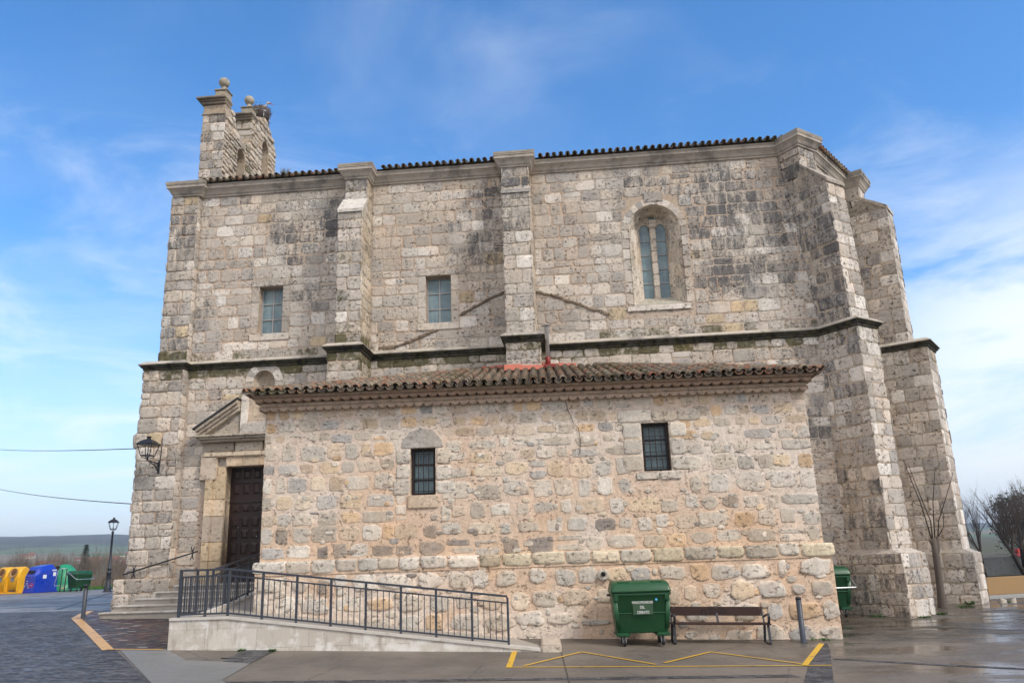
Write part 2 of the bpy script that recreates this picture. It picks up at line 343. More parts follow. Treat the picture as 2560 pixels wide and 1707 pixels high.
# ------------------------------------------------------------------ masonry
MORTAR = (.49, .40, .315, 0)
class Fr:
    "flat frame: origin, u direction, v direction, outward normal"
    def __init__(s, o, u, v, n=None):
        s.o = Vector(o); s.u = Vector(u).normalized(); s.v = Vector(v).normalized()
        s.n = Vector(n).normalized() if n is not None else s.u.cross(s.v).normalized()
    def p(s, u, v, h=0.0): return s.o + s.u*u + s.v*v + s.n*h
def fbm(x, y, s=1.0, o=0.0): return noise.fractal(Vector((x*s+o, y*s-o*.7, o*1.3)), 1.0, 2.0, 4)
def stone(mb, F, u0, u1, v0, v1, j, n, H, wob, col, moss=0.0, N=14, tilt=.25, af=None, sm=None):
    cu, cv = (u0+u1)/2, (v0+v1)/2; a, b = (u1-u0)/2-j/2, (v1-v0)/2-j/2
    if a < .03 or b < .03: return
    seed = U(0, 100); tu, tv = U(-tilt, tilt)*H/max(a, .1), U(-tilt, tilt)*H/max(b, .1)
    pts = []
    for k in range(N):
        t = 2*math.pi*(k+.5)/N; c, s_ = math.cos(t), math.sin(t)
        x = math.copysign(abs(c)**(2/n), c); y = math.copysign(abs(s_)**(2/n), s_)
        w = 1 + wob*(noise.noise(Vector((seed+c*1.4, seed*1.7+s_*1.4, .3)))*1.4 + noise.noise(Vector((seed*2+c*4, seed+s_*4, 1.3)))*.7)
        pts.append((x*a*w, y*b*w))
    rings = []
    for sc_, h in ((1.0, -.012), (.985, H*.62), (.90, H*.98), (.62, H*1.06)):
        ring = []
        for x, y in pts:
            x2 = x - math.copysign(min(abs(x), (1-sc_)*min(a, b)*1.0), x) if sc_ > .8 else x*sc_
            y2 = y - math.copysign(min(abs(y), (1-sc_)*min(a, b)*1.0), y) if sc_ > .8 else y*sc_
            hh = h if h < 0 else h + tu*x2 + tv*y2 + (H*.30*noise.noise(Vector((seed+x2*6, y2*6, seed))) if h > 0 else 0)
            cc = col if af is None else (col[0], col[1], col[2], col[3] + af(cu+x2, cv+y2))
            if sm is not None and sc_ > .8: k_ = U(0, .95 if sc_ > .95 else .55)*sm[1]; q_ = sm[0](cu+x2, cv+y2)[0]; cc = (*mixc(cc[:3], q_[:3], k_), cc[3])
            ring.append(mb.vert(F.p(cu+x2, cv+y2, hh), cc, moss))
        rings.append(ring)
    for A, B in zip(rings, rings[1:]):
        for k in range(N): mb.face((A[k], A[(k+1) % N], B[(k+1) % N], B[k]), True)
    c = mb.vert(F.p(cu, cv, H*1.06+H*.2*U(-1, 1)), col if af is None else (col[0], col[1], col[2], col[3] + af(cu, cv)), moss)
    for k in range(N): mb.face((rings[-1][k], rings[-1][(k+1) % N], c), True)
def scan(poly, v):
    xs = []; n = len(poly)
    for i in range(n):
        (x0, y0), (x1, y1) = poly[i], poly[(i+1) % n]
        if (y0 <= v) != (y1 <= v): xs.append(x0 + (x1-x0)*(v-y0)/(y1-y0))
    xs.sort(); return list(zip(xs[::2], xs[1::2]))
def inter(A, B):
    return [(max(a, c), min(b, d)) for a, b in A for c, d in B if min(b, d) - max(a, c) > .08]
def cut(A, h0, h1):
    out = []
    for a, b in A:
        if h1 <= a or h0 >= b: out.append((a, b)); continue
        if h0 - a > .09: out.append((a, h0))
        if b - h1 > .09: out.append((h1, b))
    return out
def clad(mb, F, poly, cfg, colf, holes=()):
    v = min(p[1] for p in poly); vmax = max(p[1] for p in poly)
    brk = sorted(({round(h[k], 3) for h in holes for k in (2, 3)} if cfg.get('snap', True) else set(cfg.get('brk', ()))) | {vmax})
    while v < vmax - .1:
        h = U(*cfg['course']); nb = [b for b in brk if b > v+.05]
        nb = nb[0] if nb else vmax
        if nb - v < h*1.25: h = nb - v
        elif nb - v < h*2.0: h = (nb - v)/2
        v1 = v + h
        I = inter(inter(scan(poly, v+.04), scan(poly, v1-.04)), scan(poly, (v+v1)/2))
        for hu0, hu1, hv0, hv1 in holes:
            if min(v1, hv1) - max(v, hv0) > .03: I = cut(I, hu0, hu1)
        for a, b in I:
            u = a; first = True
            while b - u > .06:
                w = U(*cfg['width'])*(.62 if first and rnd.random() < .5 else 1)
                if b - u - w < cfg['width'][0]*.75: w = b - u
                if w > cfg['width'][1]*1.25 and w > .5: w = w/2
                first = False
                j = cfg['joint']*U(.7, 1.5); uu0, uu1, vv0, vv1 = u, u+w, v, v1
                # now and then a course splits into two thinner stones
                sub = [(vv0, vv1)]
                if rnd.random() < cfg.get('split', .05) and h > .26: m = v + h*U(.4, .6); sub = [(vv0, m), (m, vv1)]
                for s0, s1 in sub:
                    jit = cfg.get('jit', .012)
                    aa, bb, cc_, dd = uu0+U(-jit, jit), uu1+U(-jit, jit), s0+U(-jit, jit), s1+U(-jit, jit)
                    ov = cfg.get('over', 0)
                    if abs(uu0-a) < 1e-4: aa = uu0 - ov*U(.3, 1) - cfg['joint']*.4
                    if abs(uu1-b) < 1e-4: bb = uu1 + cfg.get('overr', ov)*U(.3, 1) + cfg['joint']*.4
                    sk = cfg.get('shrink', 0)
                    if sk:
                        du, dv = (bb-aa)*U(0, sk), (dd-cc_)*U(0, sk); t0, t1 = U(0, 1), U(0, 1)
                        aa, bb, cc_, dd = aa+du*t0, bb-du*(1-t0), cc_+dv*t1, dd-dv*(1-t1)
                    r = colf((aa+bb)/2, (cc_+dd)/2)
                    stone(mb, F, aa, bb, cc_, dd, j, U(*cfg['n']), U(*cfg['H']), cfg['wob'], r[0], r[1], cfg.get('N', 14), .25, cfg.get('af'), cfg.get('sm'))
                u += w
        v = v1
ASH = dict(course=(.37, .49), width=(.36, .76), joint=.020, n=(3.6, 8), H=(.002, .013), wob=.075, split=.05, jit=.022)
BUT = dict(course=(.36, .50), width=(.34, .66), joint=.020, n=(4, 9), H=(.004, .018), wob=.06, split=.03, jit=.018, overr=.045, over=.045)
def flat(mb, F, poly, col=MORTAR, mossf=None):
    "fine grid of mortar over a convex-ish polygon (rows between scan lines)"
    mb.face([mb.vert(F.p(u, v), col, mossf(u, v) if mossf else 0.0) for u, v in poly])
def grid_wall(mb, F, u0, u1, v0, v1, holes, depth, col=MORTAR, colf=None, step=.5):
    "mortar face with rectangular openings and their reveals"
    us = sorted({u0, u1} | {h[k] for h in holes for k in (0, 1)}); vs = sorted({v0, v1} | {h[k] for h in holes for k in (2, 3)})
    def fill(xs):
        o = []
        for a, b in zip(xs, xs[1:]):
            k = max(1, int((b-a)/step)); o += [a+(b-a)*i/k for i in range(k)]
        return o + [xs[-1]]
    us, vs = fill(us), fill(vs); idx = {}
    def vt(i, j):
        if (i, j) not in idx:
            u, v = us[i], vs[j]; cm = colf(u, v) if colf else (col, 0.0)
            idx[i, j] = mb.vert(F.p(u, v), cm[0], cm[1])
        return idx[i, j]
    for i in range(len(us)-1):
        for j in range(len(vs)-1):
            cu, cv = (us[i]+us[i+1])/2, (vs[j]+vs[j+1])/2
            if any(h[0] < cu < h[1] and h[2] < cv < h[3] for h in holes): continue
            mb.face((vt(i, j), vt(i+1, j), vt(i+1, j+1), vt(i, j+1)))
    for a, b, c, d in holes:
        q = [(a, c), (b, c), (b, d), (a, d)]
        for k in range(4):
            (x0, y0), (x1, y1) = q[k], q[(k+1) % 4]
            mb.face([mb.vert(F.p(x, y, h), col) for x, y, h in ((x0, y0, 0), (x1, y1, 0), (x1, y1, -depth), (x0, y0, -depth))])
# stone colours -------------------------------------------------------------
LIME = [(.62, .555, .485), (.575, .515, .45), (.67, .61, .545), (.52, .465, .405), (.72, .67, .61), (.485, .44, .39), (.63, .555, .475), (.47, .435, .40)]
def tone(palette, warm=0.0):
    c = rnd.choice(palette); k = U(.82, 1.16); return (c[0]*k, c[1]*k*(1-.04*warm), c[2]*k*(1-.16*warm))
ZONES = [(-8.6, -5.4, 9.6, 12.9, .30), (-9.6, -8.2, 10.5, 12.6, .12), (-1.5, 0, 8.4, 13, .26), (-3.6, -.2, 10.8, 13, .10), (4.0, 9.8, 7.2, 13.2, .22),
         (6.6, 9.9, 8.9, 12.6, .16), (5.6, 8.2, 10.6, 12.9, .07), (1.6, 4.2, 9.6, 11.6, .14), (8.6, 9.9, 3, 6.5, .25), (-12.4, -11.1, 7, 13, .26)]
def stain(u, z, base=.25):
    s = base
    for a, b, c, d, k in ZONES:
        m = min(u-a, b-u, z-c, d-z)
        if m > -.9: s += 1.15*k*min(1, (m+.9)/1.9)
    return s + fbm(u, z, .75, 3.1)*.30 + fbm(u*2.2, z*.6, 1.1, 7.7)*.14
def ledge_moss(z):
    if 6.95 < z < 7.5: return .62*(7.5-z)/.55
    if 5.6 < z < 6.66: return .80*max(0, (z-5.75)/.91)
    return 0.0
def church_col(u, z):
    c = tone(LIME)
    if rnd.random() < .022: c = tone([(.62, .50, .34)])
    a = U(-.08, .10)
    if rnd.random() < .08: a += .14
    return (*c, a), ledge_moss(z)*U(.5, 1.3) + max(0, fbm(u, z, .7, 9.0))*.32 + (.16 if u < -11 else 0)
def church_mortar(u, z):
    w = fbm(u, z, .5, 5.5)
    c = mixc((.55, .43, .335), (.48, .435, .38), max(0, min(1, .5+w*1.4)))
    return (*c, stain(u, z, .0)*.8), ledge_moss(z)*1.1 + max(0, fbm(u, z, .6, 2.0))*.25
# ================================================================== CHURCH
YC = R(-4.69)
church = thing('stone_church', 'old grey limestone church with tall buttresses, tiled eaves and a bell gable', 'church', (0, 26, 0), YC)
LZ0, LZ1, CZ0, CZ1 = 6.66, 6.92, 13.14, 13.58
GB = -2.4                                       # walls run below the paving
def chF(u=0.0, d=0.0): return Fr((u, -d, 0), (1, 0, 0), (0, 0, 1), (0, -1, 0))
# --- nave wall
H_W1 = (-8.86, -8.01, 7.83, 9.55); H_W2 = (-2.93, -2.05, 7.86, 9.56); H_AP = (4.04, 6.02, 8.02, 11.76); H_DR = (-9.66, -7.40, -.47, 3.28)
H_NI = (-8.92, -8.16, 4.9, 6.56)
NU0, NU1 = -12.25, 10.35
wall = MB(); F = chF()
holes = [H_W1, H_W2, H_AP, H_DR, H_NI]
grid_wall(wall, F, NU0, NU1, GB, 13.3, holes, .78, colf=church_mortar)
frames = [(5.03-math.sqrt(max(.0, 1.12**2-(.17*k)**2)), 5.03+math.sqrt(max(.0, 1.12**2-(.17*k)**2)), 10.8+.17*k, 10.97+.17*k) for k in range(7)] + [(-9.14, -7.73, 7.58, 9.82), (-3.21, -1.77, 7.60, 9.83), (3.88, 6.18, 7.84, 10.8), (4.75, 5.4, 11.8, 12.1), (-10.55, -6.45, -.47, 4.3), (-9.2, -7.85, 4.8, 6.8)]
clad(wall, F, [(-12.25, -1.5), (10.3, -1.5), (10.3, 13.14), (-12.25, 13.14)], dict(ASH, af=stain, sm=(church_mortar, .6), snap=False, brk=(2.9, 4.33, 6.92, 7.6, 9.83)), church_col, frames + [(-12.3, -11.2, -2, 13.2), (-5.74, -4.84, 6.9, 13.2), (-5.96, -4.84, -2, 6.9), (-.1, .88, -2, 13.2)])
wall.build('wall', M['stone'], church)
# --- core, so the building is solid from any side
core = MB(); core.col = (.40, .36, .31, .2)
core.prism([(-12.2, .80), (9.9, .80), (12.5, 3.2), (13.2, 6.6), (9.5, 10.4), (-12.2, 10.4)], GB, 13.3)
core.build('core_wall', M['stone'], church)
ow = MB(); ow.col = MORTAR
# west side and apse facets
FW = Fr((-12.25, 10.4, 0), (0, -1, 0), (0, 0, 1), (-1, 0, 0)); grid_wall(ow, FW, 0, 10.4, GB, 13.3, [], .1)
clad(ow, FW, [(0, -1.5), (10.4, -1.5), (10.4, 13.1), (0, 13.1)], dict(ASH, course=(.4, .55), width=(.5, .9), N=10), church_col)
def facet(p0, p1):
    d = Vector((p1[0]-p0[0], p1[1]-p0[1], 0)); L = d.length; f = Fr((p0[0], p0[1], 0), d, (0, 0, 1), (d.y, -d.x, 0))
    grid_wall(ow, f, 0, L, GB, 13.3, [], .1); clad(ow, f, [(0, -1.9), (L, -1.9), (L, 13.1), (0, 13.1)], dict(ASH, N=12), lambda u, z: church_col(-4+u*.3, z))
AP = [(10.35, 0), (12.95, 3.60), (13.6, 7.2), (9.6, 10.8)]
for a, b in zip(AP, AP[1:]): facet(a, b)
ow.build('wall', M['stone'], church)
# --- buttress builder: root point, direction angle from the facade normal
def shear_at(z, tab):
    for (z0, s0), (z1, s1) in zip(tab, tab[1:]):
        if z <= z1: return lerp(s0, s1, max(0, (z-z0)/(z1-z0)))
    return tab[-1][1]
def buttress(root, phi, lower, mid, top, weather, colf, plinth=None, mosscol=0.0, name='buttress', zb=GB, lean=None, wa=.15):
    """lower/mid/top = (half width left, half width right, protrusion); weather = (z low, z high)"""
    s, c = math.sin(phi), math.cos(phi)
    D = Vector((s, -c, 0)); Rr = Vector((c, s, 0))            # outward, rightward (local coords: -y is outward)
    A = Vector((root[0], root[1], 0)); w0 = 0 if abs(phi) < .01 else .75
    mb = MB(); mb.col = MORTAR
    def stage(hl, hr, p, z0, z1, back=-.9, zf1=None):
        "box stage with a front that may lean to height z1"
        for f, poly in ((Fr(A + D*p - Rr*hl, Rr, (0, 0, 1), D), [(0, z0), (hl+hr, z0), (hl+hr, z1), (0, z1)]),
                        (Fr(A + D*back - Rr*hl, D, (0, 0, 1), -Rr), [(0, z0), (p-back, z0), (p-back, z1), (0, z1)]),
                        (Fr(A + D*p + Rr*hr, -D, (0, 0, 1), Rr), [(0, z0), (p-back, z0), (p-back, z1), (0, z1)])):
            mb.face([mb.vert(f.p(u, v), (*mixc((.50, .40, .31), (.42, .38, .31), U(0, 1)), .1), mosscol*.8) for u, v in poly])
            if poly[1][0] > .2:
                side = f.n.dot(D) < .5
                pl = [(-back-w0, z0), poly[1], poly[2], (-back-w0, z1)] if (side and f.n.dot(Rr) < 0) else ([poly[0], (p, z0), (p, z1), poly[3]] if side else poly)
                clad(mb, f, pl, BUT, lambda u, z, q=('f' if not side else ('l' if f.n.dot(Rr) < 0 else 'r')): colf(q, u, z))
    stage(*lower, zb, LZ0); stage(*mid, LZ1, weather[0]); stage(*top, weather[0]+.05, CZ0)
    # sloped weathering slabs, two courses
    hl, hr, p = mid; pt = top[2]; z0, z1 = weather
    mb.col = (*tone(LIME), .12)
    for k in range(2):
        t0, t1 = k/2, (k+1)/2
        a0, a1 = lerp(p+.05, pt, t0), lerp(p+.05, pt-.02, t1); b0, b1 = lerp(z0, z1, t0), lerp(z0, z1, t1)
        th = .10
        lo = [A + D*a0 - Rr*(hl+.03) + V3(0, 0, b0-.06), A + D*a0 + Rr*(hr+.03) + V3(0, 0, b0-.06), A + D*a1 + Rr*(hr+.03) + V3(0, 0, b1-.06), A + D*a1 - Rr*(hl+.03) + V3(0, 0, b1-.06)]
        hi = [q + V3(0, 0, th+.02*(1-k)) for q in lo]
        mb.moss = .12; mb.hexa(lo, hi); mb.moss = 0
    mb.col = (.44, .39, .33, wa)
    lo = [A + D*p - Rr*hl + V3(0, 0, z0-.1), A + D*p + Rr*hr + V3(0, 0, z0-.1), A + D*(-.3) + Rr*hr + V3(0, 0, z0-.1), A + D*(-.3) - Rr*hl + V3(0, 0, z0-.1)]
    hi = [A + D*p - Rr*hl + V3(0, 0, z0), A + D*p + Rr*hr + V3(0, 0, z0), A + D*pt + Rr*hr + V3(0, 0, z1-.05), A + D*pt - Rr*hl + V3(0, 0, z1-.05)]
    mb.hexa(lo, hi)
    if plinth:
        hl, hr, p, zt = plinth
        stage(hl, hr, p, zb, zt)
        mb.col = (*tone(LIME), .2)
        a = [A + D*p - Rr*hl, A + D*p + Rr*hr, A + D*(-.4) + Rr*hr, A + D*(-.4) - Rr*hl]
        b = [A + D*lower[2] - Rr*lower[0], A + D*lower[2] + Rr*lower[1], A + D*(-.4) + Rr*lower[1], A + D*(-.4) - Rr*lower[0]]
        mb.hexa([q + V3(0, 0, zt-.02) for q in a], [q + V3(0, 0, zt+.13) for q in b])
    if lean: mb.v = [tuple(Vector(v) + Rr*shear_at(v[2], lean)) for v in mb.v]
    mb.build(name, M['stone'], church)
    return A, D, Rr
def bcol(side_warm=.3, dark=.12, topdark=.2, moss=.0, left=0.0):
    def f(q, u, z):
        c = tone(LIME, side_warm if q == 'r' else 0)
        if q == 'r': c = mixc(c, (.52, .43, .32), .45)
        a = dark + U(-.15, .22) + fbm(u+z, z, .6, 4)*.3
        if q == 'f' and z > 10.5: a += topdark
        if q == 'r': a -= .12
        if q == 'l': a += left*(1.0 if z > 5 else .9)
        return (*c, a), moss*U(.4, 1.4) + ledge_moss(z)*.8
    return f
LEAN3 = [(-3, .28), (6.9, .28), (11.6, 0), (12.5, -.22), (14, -.22)]; LEAN4 = [(-3, 0), (12.1, 0), (12.65, -.33), (14, -.33)]
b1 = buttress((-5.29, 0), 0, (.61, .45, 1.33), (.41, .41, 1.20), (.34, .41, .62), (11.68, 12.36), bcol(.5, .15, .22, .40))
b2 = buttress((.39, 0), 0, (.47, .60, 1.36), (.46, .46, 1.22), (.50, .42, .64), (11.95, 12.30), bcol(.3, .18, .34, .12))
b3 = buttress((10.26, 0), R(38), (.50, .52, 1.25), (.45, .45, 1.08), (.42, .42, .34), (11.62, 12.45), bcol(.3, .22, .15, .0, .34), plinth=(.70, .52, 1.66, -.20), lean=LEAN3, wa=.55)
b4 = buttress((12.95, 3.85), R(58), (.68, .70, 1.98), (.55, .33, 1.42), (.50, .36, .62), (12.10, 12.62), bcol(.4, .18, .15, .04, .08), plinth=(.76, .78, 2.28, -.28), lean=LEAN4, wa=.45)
# --- corner pilaster
pil = MB(); pil.col = MORTAR
def pst(u0, u1, d, z0, z1, cfgk):
    f = chF(0, d); pil.box((u0, -d, z0), (u1, .2, z1))
    clad(pil, f, [(u0, z0), (u1, z0), (u1, z1), (u0, z1)], dict(BUT, over=cfgk, overr=.015, H=(.008, .026), width=(.42, .72)), lambda u, z: (lambda r: ((*r[0][:3], r[0][3]+stain(-11.8, z)), r[1]))(church_col(-11.8, z)))
    fs = Fr((u1, -d, 0), (0, 1, 0), (0, 0, 1), (1, 0, 0)); clad(pil, fs, [(0, z0), (d, z0), (d, z1), (0, z1)], dict(BUT, width=(.2, .4)), lambda u, z: (church_col(-11.3, z)[0], .35))
    fl = Fr((u0, .9, 0), (0, -1, 0), (0, 0, 1), (-1, 0, 0)); clad(pil, fl, [(0, z0), (.9+d, z0), (.9+d, z1), (0, z1)], dict(BUT, over=.0, H=(.02, .05)), lambda u, z: church_col(-11.8, z))
pst(-12.22, -11.22, .22, LZ1, CZ0, .05); pst(-12.66, -11.27, .30, -.2, LZ0, .10); pst(-12.86, -11.05, .62, GB, -.2, .06)
# worn quoins standing out of the corner
for z0, z1, w in ((5.05, 5.62, .16), (3.9, 4.62, .22), (2.2, 2.6, .08)):
    stone(pil, chF(0, .2), -12.66-w, -12.0, z0, z1, .02, 3.6, .075, .12, (*tone(LIME), .25))
pil.build('pilaster', M['stone'], church)
# --- string course and cornice follow every buttress
def around(bs, w_off):
    pts = [(-12.25-w_off[0], 1.2)]
    return pts
def bpath(b, hl, hr, p, back=.0):
    A, D, Rr = b; q = lambda s, t: (A + D*t + Rr*s)
    return [q(-hl, back), q(-hl, p), q(hr, p), q(hr, back)]
def outline(stage):
    k = {'lower': 0, 'top': 1}[stage]
    P = []
    pu = ((-12.66, -11.27, .30), (-12.14, -11.18, .22))[k]
    P += [(pu[0], 1.2), (pu[0], -pu[2]), (pu[1], -pu[2]), (pu[1], 0)]
    for b, hw in ((b1, ((.61, .45, 1.33), (.34, .41, .62))), (b2, ((.47, .60, 1.36), (.50, .42, .64)))):
        P += [(q.x, q.y) for q in bpath(b, *hw[k])]
    hw = ((.22, .80, 1.25), (.64, .20, .34))[k]; A, D, Rr = b3
    l0 = A - Rr*hw[0]; t = (l0.y)/(-D.y); l0 = l0 + D*t                       # left face meets the nave wall (y = 0)
    P += [(l0.x, 0.0)] + [(q.x, q.y) for q in bpath(b3, *hw, back=-.35)][1:3]
    fd = Vector((2.6, 3.6, 0)).normalized(); fn = Vector((fd.y, -fd.x, 0)); f0 = Vector((10.35, 0, 0))
    def hit(Q, Dv): t = (f0 - Q).dot(fn)/Dv.dot(fn); q = Q + Dv*t; return (q.x, q.y)
    P += [hit(A + Rr*hw[1], D)]
    hw = ((.68, .70, 1.98), (.83, .03, .62))[k]; A, D, Rr = b4
    P += [hit(A - Rr*hw[0], D)] + [(q.x, q.y) for q in bpath(b4, *hw)][1:3] + [tuple((A + Rr*hw[1] + D*.1)[:2]), (13.75, 6.6)]
    return P
led = MB(); led.moss = .34
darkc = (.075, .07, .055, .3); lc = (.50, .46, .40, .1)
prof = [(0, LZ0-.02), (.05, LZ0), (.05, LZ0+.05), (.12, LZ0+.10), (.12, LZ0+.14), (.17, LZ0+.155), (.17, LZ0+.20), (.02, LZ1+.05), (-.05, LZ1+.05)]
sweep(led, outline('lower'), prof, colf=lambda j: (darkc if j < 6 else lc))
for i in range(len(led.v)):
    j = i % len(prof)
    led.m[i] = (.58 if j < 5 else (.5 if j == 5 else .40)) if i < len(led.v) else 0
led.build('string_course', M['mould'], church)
cor = MB(); cc = (.48, .435, .385, .1); cor.col = cc
cprof = [(0, CZ0-.03), (.06, CZ0), (.06, CZ0+.04), (.10, CZ0+.08), (.14, CZ0+.17), (.20, CZ0+.25), (.23, CZ0+.27), (.23, CZ0+.37), (.25, CZ0+.38), (.25, CZ1), (-.1, CZ1+.02)]
sweep(cor, outline('top'), cprof)
for i in range(len(cor.v)): cor.m[i] = .30 if (i % len(cprof)) > 7 else .02
cor.build('cornice', M['mould'], church)
# slabs capping the buttress heads
def capslab(q):
    cap = MB(); cap.col = (.40, .36, .30, .2); cap.moss = .22; cap.prism(q[::-1], CZ1-.03, CZ1+.07); cap.build('coping', M['mould'], church)
for b, (hl, hr, p) in ((b1, (.34, .41, .62)), (b2, (.50, .42, .64)), (b3, (.64, .20, .34)), (b4, (.83, .03, .62))):
    capslab([(v.x, v.y) for v in bpath(b, hl+.25, hr+.25, p+.25, -.9)])
capslab([(-12.40, .9), (-12.40, -.48), (-10.92, -.48), (-10.92, .9)])
# --- barrel tiles
TILEC = [(.28, .13, .075), (.31, .18, .11), (.21, .135, .095), (.26, .21, .155), (.38, .30, .20), (.37, .135, .07), (.20, .16, .125), (.32, .16, .09)]
def barrel(mb, p, along, up, nrm, L, r0, r1, col, moss, flip=False, n=6):
    A0 = []; A1 = []; B0 = []
    for k in range(n+1):
        t = math.pi*k/n; s = -1 if flip else 1
        o = along*(math.cos(t)) + nrm*(math.sin(t)*s)
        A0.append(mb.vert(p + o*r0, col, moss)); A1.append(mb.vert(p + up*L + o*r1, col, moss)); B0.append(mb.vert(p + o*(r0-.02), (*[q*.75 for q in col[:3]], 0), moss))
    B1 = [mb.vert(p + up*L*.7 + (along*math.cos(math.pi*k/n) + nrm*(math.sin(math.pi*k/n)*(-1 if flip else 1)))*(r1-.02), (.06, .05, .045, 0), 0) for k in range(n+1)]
    for k in range(n):
        mb.face((A0[k], A0[k+1], A1[k+1], A1[k]), True); mb.face((B0[k], B0[k+1], A0[k+1], A0[k])); mb.face((B0[k+1], B0[k], B1[k], B1[k+1]), True)
def tcol(old=.5):
    c = tone(TILEC); return (*mixc(c, (.21, .185, .145), rnd.random()*old), 0)
def tile_row(mb, p, along, up, nrm, length, pitch=.25, expo=.30, moss=.2, old=.6, pans=True, rc=.088):
    k = 0
    while k*expo < length - .05:
        L = min(expo+.12, length-k*expo+.06); q = p + up*(k*expo) + nrm*(.018*1) + along*U(-.016, .016) + nrm*U(-.006, .008)
        mo = moss + fbm(p.x*1.3, p.y+k*.4, .8, 3)*.35
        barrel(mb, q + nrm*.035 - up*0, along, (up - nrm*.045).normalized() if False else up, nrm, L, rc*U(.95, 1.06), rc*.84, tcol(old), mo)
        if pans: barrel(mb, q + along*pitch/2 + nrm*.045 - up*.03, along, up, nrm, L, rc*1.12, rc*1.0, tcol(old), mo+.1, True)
        k += 1
def pvec(x): return Vector(x)
rf = MB()
UP = Vector((0, 1, .30)).normalized(); NR = Vector((0, -.30, 1)).normalized(); AL = Vector((1, 0, 0))
u = -11.0
while u < 10.15:
    if not (-5.98 < u < -4.62 or -.36 < u < 1.12):
        tile_row(rf, Vector((u, -.34, CZ1+.05)), AL, UP, NR, .95, pitch=.245, moss=.50, old=.9, rc=.084)
    u += .245
fd = Vector((2.6, 3.6, 0)).normalized(); fn = Vector((fd.y, -fd.x, 0)); UP2 = (-fn + V3(0, 0, .30)).normalized(); NR2 = fd.cross(UP2).normalized()
t = .55
while t < 3.9:
    tile_row(rf, Vector((10.35, 0, CZ1+.05)) + fd*t + fn*.33, fd, UP2, NR2, .9, pitch=.262, moss=.2, old=.6, rc=.094); t += .262
rf.col = (.22, .16, .11, 0); rf.moss = .3
def rz(x, y): return CZ1 + .06 + .30*(min(y, 9.9-y) + .30)
a = [(-12.0, .2), (9.7, .2), (9.7, 9.7), (-12.0, 9.7)]
rf.poly([(-12, -.30, CZ1+.045), (9.9, -.30, CZ1+.045), (8.5, 4.95, CZ1+1.62), (-12, 4.95, CZ1+1.62)]); rf.poly([(-12, 4.95, CZ1+1.62), (8.5, 4.95, CZ1+1.62), (9.9, 10.3, CZ1+.045), (-12, 10.3, CZ1+.045)])
rf.poly([(9.9, -.30, CZ1+.045), (12.7, 3.4, CZ1+.045), (13.3, 7.2, CZ1+.045), (9.9, 10.3, CZ1+.045), (8.5, 4.95, CZ1+1.62)])
roof = rf.build('roof', M['tile'], church)
# --- scar of an older gable roof across the wall
for pts in ([(-4.56, 7.07), (-3.9, 7.10), (-3.2, 7.36), (-2.5, 7.62)], [(-1.72, 8.08), (-1.2, 8.36), (-.7, 8.62), (-.10, 8.82)], [(.9, 8.74), (1.4, 8.60), (1.9, 8.38), (2.6, 8.08), (3.3, 7.80)]):
    sc_ = MB()
    for (a, b), (c, d) in zip(pts, pts[1:]):
        L = math.hypot(c-a, d-b); f = Fr((a, -.012, b), (c-a, 0, d-b), (-(d-b), 0, c-a), (0, -1, 0)); u = 0
        while u < L-.02:
            w = min(L-u, U(.10, .30)); k = U(.6, 1.1); sc_.col = (.26*k, .205*k, .155*k, .25)
            stone(sc_, f, u-.02, u+w+.02, -U(.03, .065), U(.03, .07), .0, 3, U(.015, .05), .22, sc_.col, U(0, .2), 12); u += w
    sc_.build('old_roof_scar', M['stone'], church)
# --- rectangular windows
def window(a, b, c, d, dp=.30):
    fr = MB(); fr.col = (.50, .47, .42, .06)
    s = (a-.27, b+.27)
    for q in ((s[0], a, c, d), (b, s[1], c, d)):                       # jamb stones, three high
        n = 3
        for k in range(n):
            z0, z1 = lerp(q[2], q[3], k/n), lerp(q[2], q[3], (k+1)/n); fr.col = (*tone(LIME[:4]), .30); fr.bbox((q[0]+.004, -.012-U(0, .01), z0+.006), (q[1]-.002, .3, z1-.006), .012)
    fr.col = (*tone(LIME[3:4]), .45); fr.bbox((a-.31, -.025, d+.004), (b+.27, .3, d+.25), .02)
    fr.col = (*tone(LIME), .15); fr.moss = .2; fr.bbox((a-.29, -.04, c-.26), (b+.28, .3, c-.004), .02); fr.moss = 0
    sur = fr.build('window_surround', M['dressed'], church)
    w = MB(); t = .035; m = (a+b)/2; y0, y1 = dp-.03, dp+.02
    for x0, x1 in ((a, a+.05), (b-.05, b), (m-.022, m+.022)): w.box((x0, y0, c), (x1, y1, d))
    for k in range(4):
        z = lerp(c, d, k/3); h = .045 if k in (0, 3) else .020
        z0, z1 = (z, z+.05) if k == 0 else ((z-.05, z) if k == 3 else (z-h, z+h))
        for x0, x1 in ((a+.05, m-.022), (m+.022, b-.05)): w.box((x0, y0+.002, z0), (x1, y1-.002, z1))
    wo_ = w.build('window', M['frame'], church)
    g = MB(); g.box((a+.01, dp+.004, c+.01), (b-.01, dp+.012, d-.01)); g.build('pane', M['glass'], wo_)
window(*H_W1); window(*H_W2)
